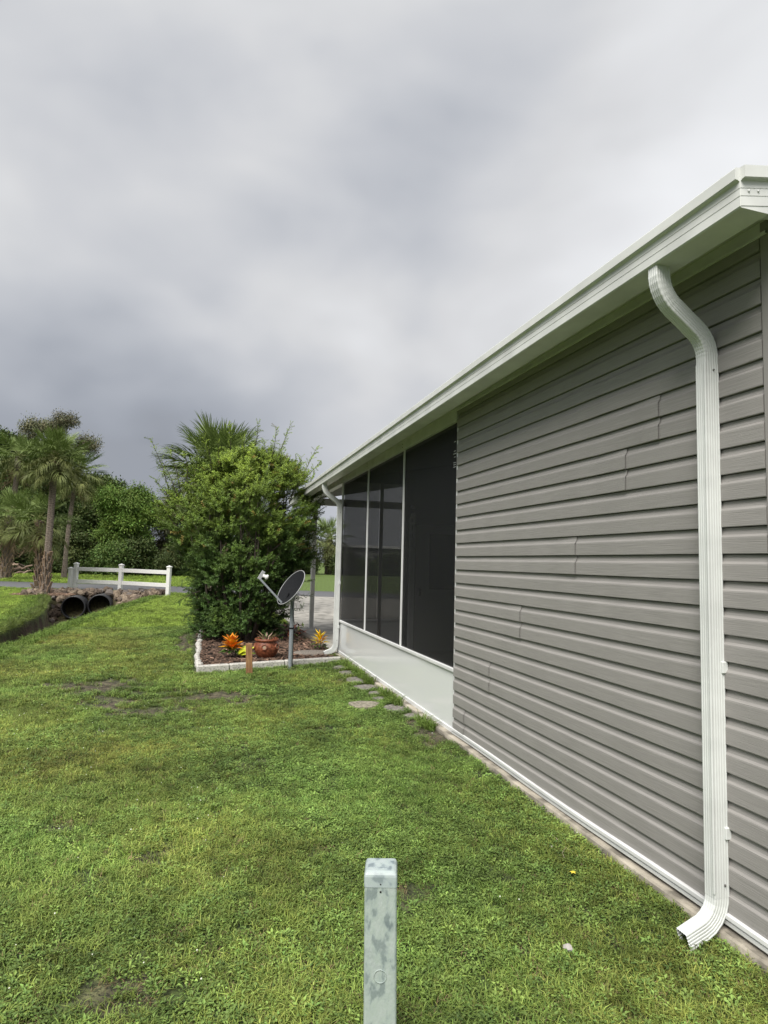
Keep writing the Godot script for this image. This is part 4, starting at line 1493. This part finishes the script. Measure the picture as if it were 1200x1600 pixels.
func fence_post(fence: Node3D, at: Vector3, h: float, m: Material, turn: float) -> void:
	var p := part("post", box_mesh(Vector3(0.13, h + 0.1, 0.13), 0.006, Vector3(0, (h - 0.1) / 2, 0)), m, fence, at)
	p.rotation.y = turn
	var c := begin()
	box(c, Transform3D(Basis(), Vector3(0, 0, 0)), Vector3(0.165, 0.03, 0.165), 0.006)
	c.set_smooth_group(-1)
	for k in 4:
		var a := k * PI / 2 + PI / 4
		var b := a + PI / 2
		tri(c, Vector3(cos(a) * 0.105, 0.015, sin(a) * 0.105), Vector3(0, 0.06, 0), Vector3(cos(b) * 0.105, 0.015, sin(b) * 0.105))
	var cap := part("post_cap", done(c), m, fence, at + Vector3(0, h + 0.012, 0))
	cap.rotation.y = turn

# ------------------------------------------------------------------ trees and palms beyond
func prepare_plants() -> void:
	m_frond = leaf_mat(Color.WHITE, 0.25, 0.5)
	m_tree_leaf = leaf_mat(Color.WHITE, 0.2, 0.55)
	m_bark = mat(lin(0.34, 0.295, 0.25), 0.95, ntex(95, 0.02, 5, [[0.2, Color(0.5, 0.47, 0.45)], [0.5, Color(0.85, 0.82, 0.8)], [0.8, Color(1, 1, 1)]]), 1.0, ntex(96, 0.03, 4, [[0.2, Color.BLACK], [0.8, Color.WHITE]]), 4.0)
	m_bark.uv1_scale = Vector3(1.1, 3.2, 1.1)
	m_boot = mat(lin(0.24, 0.17, 0.115), 0.95)
	m_boot.vertex_color_use_as_albedo = true
	m_wood = mat(lin(0.13, 0.105, 0.085), 0.95, ntex(97, 0.04, 4, [[0.2, grey(0.65)], [0.8, grey(1.0)]]), 3.0)
	var g := Color(0.15, 0.205, 0.06)
	var s := Color(0.2, 0.22, 0.08)
	fronds_green = [frond_mesh(0.5, 1.0, 0.2, 1, g * 1.1, s, 72, 0.1, 1.7), frond_mesh(0.55, 0.95, 0.3, 2, g * 1.15, s, 72, 0.1, 1.8), frond_mesh(0.65, 1.05, 0.55, 3, g, s), frond_mesh(0.6, 1.05, 0.75, 4, g * 1.05, s), frond_mesh(0.65, 1.05, 1.1, 5, Color(0.15, 0.18, 0.06), s), frond_mesh(0.6, 1.0, 1.4, 6, Color(0.17, 0.19, 0.065), s)]
	fronds_dead = [frond_mesh(0.8, 0.85, 2.4, 7, Color(0.23, 0.165, 0.1), Color(0.2, 0.14, 0.08), 26, 0.4), frond_mesh(0.7, 0.8, 2.8, 8, Color(0.19, 0.13, 0.08), Color(0.2, 0.14, 0.08), 24, 0.4)]
	tree_clumps = [clump_mesh(30, 0.4, 0.19, 0.085, 11), clump_mesh(30, 0.36, 0.17, 0.06, 12)]

func build_background() -> void:
	# sabal palms
	var near_palm := palm("sabal_palm", "tall slim sabal palm standing left of the drain pipes with dark boot collar", Vector3(-4.72, slope_height(-23.0), -23.0), 4.65, 0.108, Vector2(0.02, 0.0), 0.7, 56, 1, 41, 0.28, 1.0, -0.7)
	var boots := begin()
	rng.seed = 12
	tube(boots, [Vector3(0, 3.85, 0), Vector3(0.01, 3.93, 0), Vector3(0.02, 4.1, 0), Vector3(0.02, 4.35, 0), Vector3(0.02, 4.65, 0)], [0.1, 0.19, 0.22, 0.18, 0.1], 14, true, 0.22)
	part("boot_collar", done(boots), mat(lin(0.075, 0.035, 0.028), 0.95), near_palm)
	palm("sabal_palm", "slender sabal palm across the road with long bare grey trunk", Vector3(-6.8, 0.28, -37.4), 5.9, 0.115, Vector2(0.3, 0.0), 1.0, 34, 3, 42)
	palm("sabal_palm", "short sabal palm with brown ragged trunk directly behind the near palm", Vector3(-5.25, slope_height(-24.5) , -24.5), 2.55, 0.11, Vector2(-0.1, 0.0), 0.78, 28, 6, 43, 0.95)
	palm("sabal_palm", "sabal palm with hanging dead fronds at the far left edge", Vector3(-8.95, 0.28, -34.5), 3.2, 0.13, Vector2(0.1, 0.0), 1.0, 30, 8, 45, 0.9)
	palm("sabal_palm", "tall sabal palm left of and behind the near palm's crown", Vector3(-9.3, 0.28, -36.5), 6.4, 0.14, Vector2(0.1, 0.0), 0.95, 28, 5, 46, 0.3)
	palm("sabal_palm", "big sabal palm rising behind the leafy shrub", Vector3(0.5, slope_height(-16.6), -16.6), 3.75, 0.2, Vector2(0.05, 0.0), 0.88, 90, 2, 47, 0.5, 1.0, -0.75)
	palm("sabal_palm", "far sabal palm with dead skirt seen right of the carport post", Vector3(13.2, 0.28, -62.5), 3.7, 0.3, Vector2(0.0, 0.0), 1.65, 34, 14, 48, 0.9)
	palm("sabal_palm", "far sabal palm with dead skirt left of the carport post", Vector3(9.6, 0.28, -60.0), 3.9, 0.3, Vector2(0.0, 0.0), 1.5, 30, 14, 49, 0.9)
	# broadleaf trees
	var dark := Color(0.078, 0.115, 0.035)
	var mid := Color(0.092, 0.15, 0.036)
	var bright := Color(0.12, 0.2, 0.036)
	var greyish := Color(0.16, 0.165, 0.09)
	var rows := [
		["dark dense tree at the far left edge beyond the road", Vector3(-13.0, 0.28, -48.0), 10.6, 3.0, 1.0, 34, dark, 1.1, 0],
		["tallest thin grey-green tree with tufted crown behind the palms", Vector3(-11.6, 0.28, -57.0), 15.0, 2.7, 8.0, 9, greyish, 0.8, 1],
		["grey-green tree left of the tallest one, behind the palms", Vector3(-14.3, 0.28, -58.0), 12.6, 2.4, 7.0, 12, greyish, 0.8, 1],
		["mid green tree behind the slender palm's trunk", Vector3(-9.3, 0.28, -50.0), 6.6, 2.6, 0.5, 24, dark, 1.1, 0],
		["rounded dark tree right of the slender palm", Vector3(-6.9, 0.28, -50.5), 7.7, 2.3, 0.4, 36, Color(0.085, 0.125, 0.036), 1.1, 0],
		["bright green feathery tree behind the left half of the fence", Vector3(-4.9, 0.28, -46.0), 6.9, 1.9, 0.3, 40, bright, 1.15, 1],
		["thin greyish tree behind the right fence post", Vector3(-2.2, 0.28, -49.0), 6.4, 1.9, 0.5, 20, greyish, 0.9, 1],
		["mid green tree hidden mostly behind the shrub", Vector3(0.9, 0.28, -47.0), 5.6, 2.3, 0.4, 20, mid, 1.0, 0],
		["dark tree behind the shrub's right side", Vector3(4.6, 0.28, -52.0), 5.2, 2.4, 0.4, 20, dark, 1.0, 0],
		["leafy tree seen between the shrub and the carport post", Vector3(7.0, 0.28, -56.0), 3.4, 2.0, 0.4, 18, mid, 1.0, 0],
	]
	var sd := 600
	for r in rows:
		tree("background_tree", r[0], r[1], r[2], r[3], r[4], r[5], r[6], sd, r[7], "trees beyond the road", r[8])
		sd += 7
	var lows := [["low dark bush beyond the road at the far left", -12.6, -46.5, 2.2, 1.8], ["low dark bush behind the slender palm's foot", -9.9, -46.5, 2.6, 1.7], ["low dark bush beyond the road left of the fence", -7.6, -45.8, 2.9, 1.6], ["low bush behind the fence's left bay", -5.6, -44.5, 2.2, 1.4], ["low bush behind the fence's middle post", -3.6, -45.0, 2.4, 1.5], ["low brownish bush behind the fence's right bay", -1.7, -45.0, 2.1, 1.4], ["low bush left of the lone fence post, beyond the road", 0.4, -45.5, 2.2, 1.6], ["clipped bush left of the carport post, far off", 10.6, -61.5, 2.0, 1.5], ["clipped bush right of the carport post, far off", 13.9, -60.0, 2.2, 1.5], ["pale green bush at the far hedge's right end", 16.2, -60.0, 1.7, 1.4], ["far hedge bush seen through the porch screens", 19.2, -60.0, 2.0, 1.8]]
	for l in lows:
		tree("bush", l[0], Vector3(l[1], 0.28, l[2]), l[3], l[4], 0.15, 12, [dark, mid, Color(0.06, 0.085, 0.025)][sd % 3], sd, 1.1, "low bushes beyond the road", sd % 2)
		sd += 5
	# pile of cut branches and dead fronds
	rng.seed = 71
	var pile := thing("brush_pile", "heap of dead branches and brown fronds across the road at left", "brush pile", Vector3(-12.4, 0.28, -44.2))
	var brown := [mat(lin(0.16, 0.115, 0.085), 0.95), mat(lin(0.24, 0.18, 0.13), 0.95), mat(lin(0.1, 0.075, 0.06), 0.95)]
	for i in 90:
		var st := begin()
		var p := Vector3(rng.randf_range(-3.2, 2.6), 0, rng.randf_range(-0.8, 0.8))
		p.y = rng.randf_range(0.05, 0.95) * (1.0 - absf(p.x) / 4.5)
		var d := Vector3(rng.randf_range(-1, 1), rng.randf_range(-0.4, 0.5), rng.randf_range(-0.6, 0.6)).normalized() * rng.randf_range(0.4, 1.0)
		tube(st, [p - d * 0.5, p + Vector3.UP * 0.05, p + d * 0.5], [0.06, 0.07, 0.03], 5)
		part("branch", done(st), brown[i % 3], pile)
	for i in 8:
		var f := part("dead_frond", fronds_dead[i % 2], m_frond, pile, Vector3(rng.randf_range(-2.5, 2.2), rng.randf_range(0.3, 0.9), 0.6))
		f.rotation = Vector3(rng.randf_range(-0.4, 0.4), rng.randf() * TAU, rng.randf_range(-0.3, 0.5))
	# far low building with a pale flat roof edge
	var b := thing("far_building", "low far building with a white flat roof edge beyond the hedge", "building", Vector3(18.5, 0.28, -66.0))
	part("wall", box_mesh(Vector3(7.0, 2.8, 5.0), 0.02, Vector3(0, 1.4, 0)), mat(lin(0.32, 0.32, 0.31), 0.9), b)
	part("roof_edge", box_mesh(Vector3(8.4, 0.28, 5.8), 0.02, Vector3(-0.3, 2.98, 0)), mat(lin(0.72, 0.72, 0.72), 0.6), b)
	for xx in [-2.2, 0.4, 2.4]:
		part("window", box_mesh(Vector3(1.1, 1.0, 0.08), 0.01, Vector3(xx, 1.6, 2.51)), mat(lin(0.05, 0.055, 0.06), 0.2), b)

# ------------------------------------------------------------------ lawn
func build_lawn() -> void:
	var fine := [Scatter.new(), Scatter.new()]
	var weeds := [Scatter.new(), Scatter.new()]
	var dry := Scatter.new()
	var dots := Scatter.new()
	rng.seed = 1234
	var zones := [[-4.8, 2.16, -7.0, 0.6, 2900.0, 1.0], [-6.8, 2.16, -13.5, -7.0, 1500.0, 1.25], [-13.0, 2.2, -22.6, -13.5, 420.0, 1.9], [-20.0, 3.0, -31.0, -22.6, 120.0, 2.4], [-34.0, 22.0, -52.0, -27.0, 22.0, 4.2]]
	for q in zones:
		var n := int((q[1] - q[0]) * (q[3] - q[2]) * q[4])
		for i in n:
			var x := rng.randf_range(q[0], q[1])
			var z := rng.randf_range(q[2], q[3])
			var dist := Vector2(x, z).length()
			# the photo could see about 40 degrees to either side; keep a wide margin
			if x * 0.957 + z * 0.292 < -1.2 - dist * 0.62: continue
			if x * 0.957 + z * 0.292 > 1.6 + dist * 0.70: continue
			if dist < 0.8 or not lawn_here(x, z): continue
			var near := z > -13.5
			var b := bareness(x, z) if near else 0.0
			if rng.randf() < b * 0.96: continue
			var k := kind_of_lawn(x, z)
			var v := (0.72 + 0.95 * pow(rng.randf(), 1.5)) * (1.0 + 0.5 * fields.get_noise_2d(x * 40.0, z * 40.0 + 500.0) + 0.4 * fields.get_noise_2d(x * 250.0, z * 250.0 + 900.0))
			var at := Vector3(x, ground_height(x, z) - 0.004, z)
			var basis := turned(rng.randf() * TAU, rng.randf_range(0, 0.35), rng.randf_range(0.7, 1.25) * q[5] * (1.0 if near else 0.8))
			if near and rng.randf() < 0.72 * k + 0.05:
				var c := Color(0.092, 0.16, 0.038).lerp(Color(0.178, 0.248, 0.058), rng.randf() * (1.0 - 0.4 * k))
				weeds[i % 2].add(at, basis, Color(c.r * v, c.g * v, c.b * v))
			else:
				var c := Color(0.115, 0.186, 0.038).lerp(Color(0.225, 0.265, 0.065), rng.randf() * (0.95 - 0.5 * k))
				c.r *= 1.0 + 0.3 * fields.get_noise_2d(x * 18.0 + 40.0, z * 18.0)
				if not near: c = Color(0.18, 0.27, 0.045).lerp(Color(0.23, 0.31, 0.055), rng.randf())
				if near and rng.randf() < 0.1 + 0.3 * b + 0.15 * maxf(0.0, fields.get_noise_2d(x * 45.0, z * 45.0 + 200.0)):
					dry.add(at, basis, Color(0.2 * v, 0.15 * v, 0.085 * v))
				else:
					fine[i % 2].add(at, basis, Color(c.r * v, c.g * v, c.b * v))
			if near and z > -9.0 and rng.randf() < 0.005 * smoothstep(1.0, -1.0, x) + 0.0003:
				dots.add(at + Vector3(0, rng.randf_range(0.025, 0.045), 0), turned(rng.randf() * TAU, 0.4, rng.randf_range(0.7, 1.3)), Color(0.7, 0.72, 0.6))
	# taller growth on the ditch banks and along the slab edge
	var tall := Scatter.new()
	for i in 2200:
		var z := rng.randf_range(-22.4, -8.5)
		var left := rng.randf() < 0.4
		var x := (piece(z, BANK_LEFT) - rng.randf_range(0.02, 0.5)) if left else (piece(z, BANK_RIGHT) - rng.randf_range(-0.3, 0.12))
		var v := rng.randf_range(0.6, 1.2)
		tall.add(Vector3(x, ground_height(x, z) - 0.01, z), turned(rng.randf() * TAU, 0.3, rng.randf_range(0.4, 0.9)), Color(0.13 * v, 0.21 * v, 0.038 * v))
	for i in 420:
		var z := rng.randf_range(-9.4, -4.9)
		if fields.get_noise_1d(z * 60.0) < 0.02: continue
		var v := rng.randf_range(0.7, 1.2)
		tall.add(Vector3(2.12 - rng.randf() * 0.05, ground_height(2.1, z), z), turned(rng.randf() * TAU, 0.4, rng.randf_range(0.35, 0.75)), Color(0.12 * v, 0.19 * v, 0.035 * v))
	for i in 900:      # grass hanging over the cut bank
		var z := rng.randf_range(-22.3, -8.0)
		var x := piece(z, BANK_LEFT) + rng.randf_range(-0.14, 0.1)
		var v := rng.randf_range(0.6, 1.2)
		var b := Basis(Vector3.BACK, rng.randf_range(-1.3, -0.2)) * Basis(Vector3.UP, rng.randf() * TAU) * Basis().scaled(Vector3.ONE * rng.randf_range(0.5, 1.1))
		tall.add(Vector3(x, slope_height(z) - 0.02, z), b, Color(0.13 * v, 0.18 * v, 0.04 * v))
	var gm := leaf_mat(Color.WHITE, 0.35, 0.6)
	var names := ["short yellow-green lawn grass in front of the house", "lawn grass blades mixed through the yard"]
	for i in 2:
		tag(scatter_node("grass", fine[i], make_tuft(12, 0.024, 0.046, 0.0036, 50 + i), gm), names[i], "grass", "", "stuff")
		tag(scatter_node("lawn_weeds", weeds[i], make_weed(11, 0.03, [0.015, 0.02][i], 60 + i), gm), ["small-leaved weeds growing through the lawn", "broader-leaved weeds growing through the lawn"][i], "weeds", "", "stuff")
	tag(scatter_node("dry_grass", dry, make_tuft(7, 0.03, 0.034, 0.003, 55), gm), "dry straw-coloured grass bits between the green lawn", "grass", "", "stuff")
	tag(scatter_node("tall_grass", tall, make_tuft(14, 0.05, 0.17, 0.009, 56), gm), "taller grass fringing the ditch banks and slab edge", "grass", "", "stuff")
	var fl := begin()
	lathe(fl, [Vector2(0, 0.003), Vector2(0.0032, 0.001), Vector2(0.0015, -0.003)], 6)
	var fm := mat(Color.WHITE, 0.7)
	fm.vertex_color_use_as_albedo = true
	tag(scatter_node("tiny_white_flowers", dots, done(fl), fm), "tiny white flower heads dotted over the lawn", "flowers", "", "stuff")

# ------------------------------------------------------------------ marker post, flagstones, pebbles
func build_details() -> void:
	var wx := ntex(120, 0.013, 6, [[0.25, Color(0.68, 0.71, 0.73)], [0.4, Color(0.91, 0.93, 0.93)], [0.52, Color(0.95, 0.97, 0.95)], [0.8, Color(1, 1, 1)]])
	var galv := mat(lin(0.37, 0.42, 0.4), 0.5, wx, 1.0, ntex(121, 0.05, 4, [[0.2, Color.BLACK], [0.8, Color.WHITE]]), 0.05)
	galv.uv1_scale = Vector3(4.0, 1.8, 4.0)
	var o := thing("marker_post", "square weathered pale grey metal post with cap standing in the lawn", "post", Vector3(0.620, 0.0, -1.93), -0.32)
	o.rotation.z = 0.02
	var post := begin()
	var prof := []
	var w := 0.05
	for c in [[1, 1, 0.0], [-1, 1, PI / 2], [-1, -1, PI], [1, -1, PI * 1.5]]:
		for k in 4:
			var a: float = c[2] + PI / 2 * k / 3.0
			prof.append(Vector2(c[0] * (w - 0.008) + cos(a) * 0.008, c[1] * (w - 0.008) + sin(a) * 0.008))
	var up := func(y: float, s: float) -> Transform3D: return Transform3D(Basis(Vector3.RIGHT * s, Vector3.FORWARD * s, Vector3.UP), Vector3(0, y, 0))
	extrude(post, prof, [up.call(-0.05, 1.0), up.call(0.57, 1.0)], true)
	part("shaft", done(post), galv, o)
	var cap := begin()
	extrude(cap, prof, [up.call(0.558, 1.0), up.call(0.558, 1.025), up.call(0.588, 1.025), up.call(0.594, 1.0), up.call(0.6, 0.93), up.call(0.603, 0.8)], true)
	var capped := []
	for q in prof: capped.append(q)
	extrude(cap, prof, [up.call(0.603, 0.8), up.call(0.604, 0.02)], true)
	part("cap", done(cap), mat(lin(0.4, 0.45, 0.46), 0.4, wx, 2.0), o)
	var dark := mat(lin(0.02, 0.02, 0.02), 0.7)
	for q in [[0.568, 0.0022, 0.0515], [0.545, 0.0032, 0.0502]]:
		var s := begin()
		lathe(s, [Vector2(0, 0.0015), Vector2(q[1], 0.001), Vector2(q[1], -0.002)], 10, true, Transform3D(Basis(Vector3.RIGHT, PI / 2), Vector3(0.0, q[0], q[2])))
		part("rivet_hole", done(s), dark, o)
	var ring := begin()
	var rp := []
	var rr := []
	for i in 17:
		var a := TAU * i / 16.0
		rp.append(Vector3(cos(a) * 0.019, 0.3 + sin(a) * 0.019, 0.0505))
		rr.append(0.0016)
	tube(ring, rp, rr, 5, false)
	part("stamped_ring", done(ring), galv, o)
	# flagstones along the porch
	var rock := mat(lin(0.29, 0.27, 0.24), 0.9, ntex(122, 0.02, 5, [[0.2, grey(0.68)], [0.8, grey(1.0)]]), 2.0, ntex(123, 0.08, 4, [[0.2, Color.BLACK], [0.8, Color.WHITE]]), 0.6)
	var pale := mat(lin(0.38, 0.345, 0.27), 0.9, ntex(122, 0.02, 5, [[0.2, grey(0.68)], [0.8, grey(1.0)]]), 2.0, ntex(123, 0.08, 4, [[0.2, Color.BLACK], [0.8, Color.WHITE]]), 0.6)
	var sd := 400
	for s in STONES:
		rng.seed = sd
		sd += 1
		var st := begin()
		st.set_smooth_group(-1)
		var pts := []
		for k in 9:
			var a := TAU * k / 9.0 + rng.randf_range(-0.2, 0.2)
			var r := rng.randf_range(0.68, 1.12)
			pts.append(Vector3(cos(a) * s[2] * r, 0, sin(a) * s[3] * r))
		for k in 9:
			var a: Vector3 = pts[k]
			var b: Vector3 = pts[(k + 1) % 9]
			var ua := a * 0.93 + Vector3.UP * (0.022 + 0.004 * sin(k * 1.7))
			var ub := b * 0.93 + Vector3.UP * (0.022 + 0.004 * sin(((k + 1) % 9) * 1.7))
			quad(st, a - Vector3.UP * 0.03, b - Vector3.UP * 0.03, b + Vector3.UP * 0.012, a + Vector3.UP * 0.012)
			quad(st, a + Vector3.UP * 0.012, b + Vector3.UP * 0.012, ub, ua)
			tri(st, ua, ub, Vector3(0, 0.026, 0))
		tag(put("flagstone", done(st), pale if sd == 409 else rock, null, Vector3(s[0], slope_height(s[1]) + 0.02, s[1])), s[4], "flagstone", "flagstones laid along the porch")
	# pebbles
	var white := mat(lin(0.36, 0.34, 0.32), 0.85)
	var pebbles := [[1.507, -2.265, 0.035, "pale grey stone lying alone in the lawn near the downspout"], [2.05, -5.5, 0.03, "white pebble left of its twin on bare soil by the slab"], [2.11, -5.44, 0.045, "larger white pebble on bare soil by the slab"], [2.08, -5.2, 0.022, "small white pebble on bare soil nearest the siding"], [1.93, -3.05, 0.022, "white pebble near the slab left of the downspout"], [1.98, -1.97, 0.016, "tiny white pebble near the bottom right corner"]]
	for p in pebbles:
		var r := put("pebble", add_normal_rock(int(absf(p[1]) * 100.0), 0.6), white, null, Vector3(p[0], slope_height(p[1]) + 0.03, p[1]))
		r.scale = Vector3.ONE * p[2] * 1.15
		tag(r, p[3], "pebble", "loose pale pebbles")
	var twig := begin()
	tube(twig, [Vector3(2.0, 0.05, -3.35), Vector3(1.99, 0.055, -3.1), Vector3(1.985, 0.05, -3.0), Vector3(1.995, 0.05, -2.92), Vector3(1.96, 0.045, -2.82)], [0.0012, 0.0018, 0.0015, 0.0015, 0.001], 5)
	tube(twig, [Vector3(1.985, 0.05, -3.0), Vector3(1.93, 0.05, -2.95), Vector3(1.91, 0.05, -2.9)], [0.0014, 0.001, 0.001], 5)
	tag(put("dry_runner", done(twig), mat(lin(0.42, 0.36, 0.27), 0.9)), "thin dry grass runner lying along the slab edge", "twig")
	var yl := begin()
	yl.set_smooth_group(-1)
	for i in 5:
		leaf(yl, Vector3(0, 0.02, 0), Vector3(cos(i * 1.3), 0.4, sin(i * 1.3)).normalized(), Vector3.UP, 0.018, 0.012, Color(1, 1, 1), 0.2, 0.2)
	tag(put("yellow_leaf", done(yl), mat(lin(0.6, 0.5, 0.05), 0.6), null, Vector3(1.86, 0.03, -2.75)), "small bright yellow fallen leaf left of the downspout", "leaf")
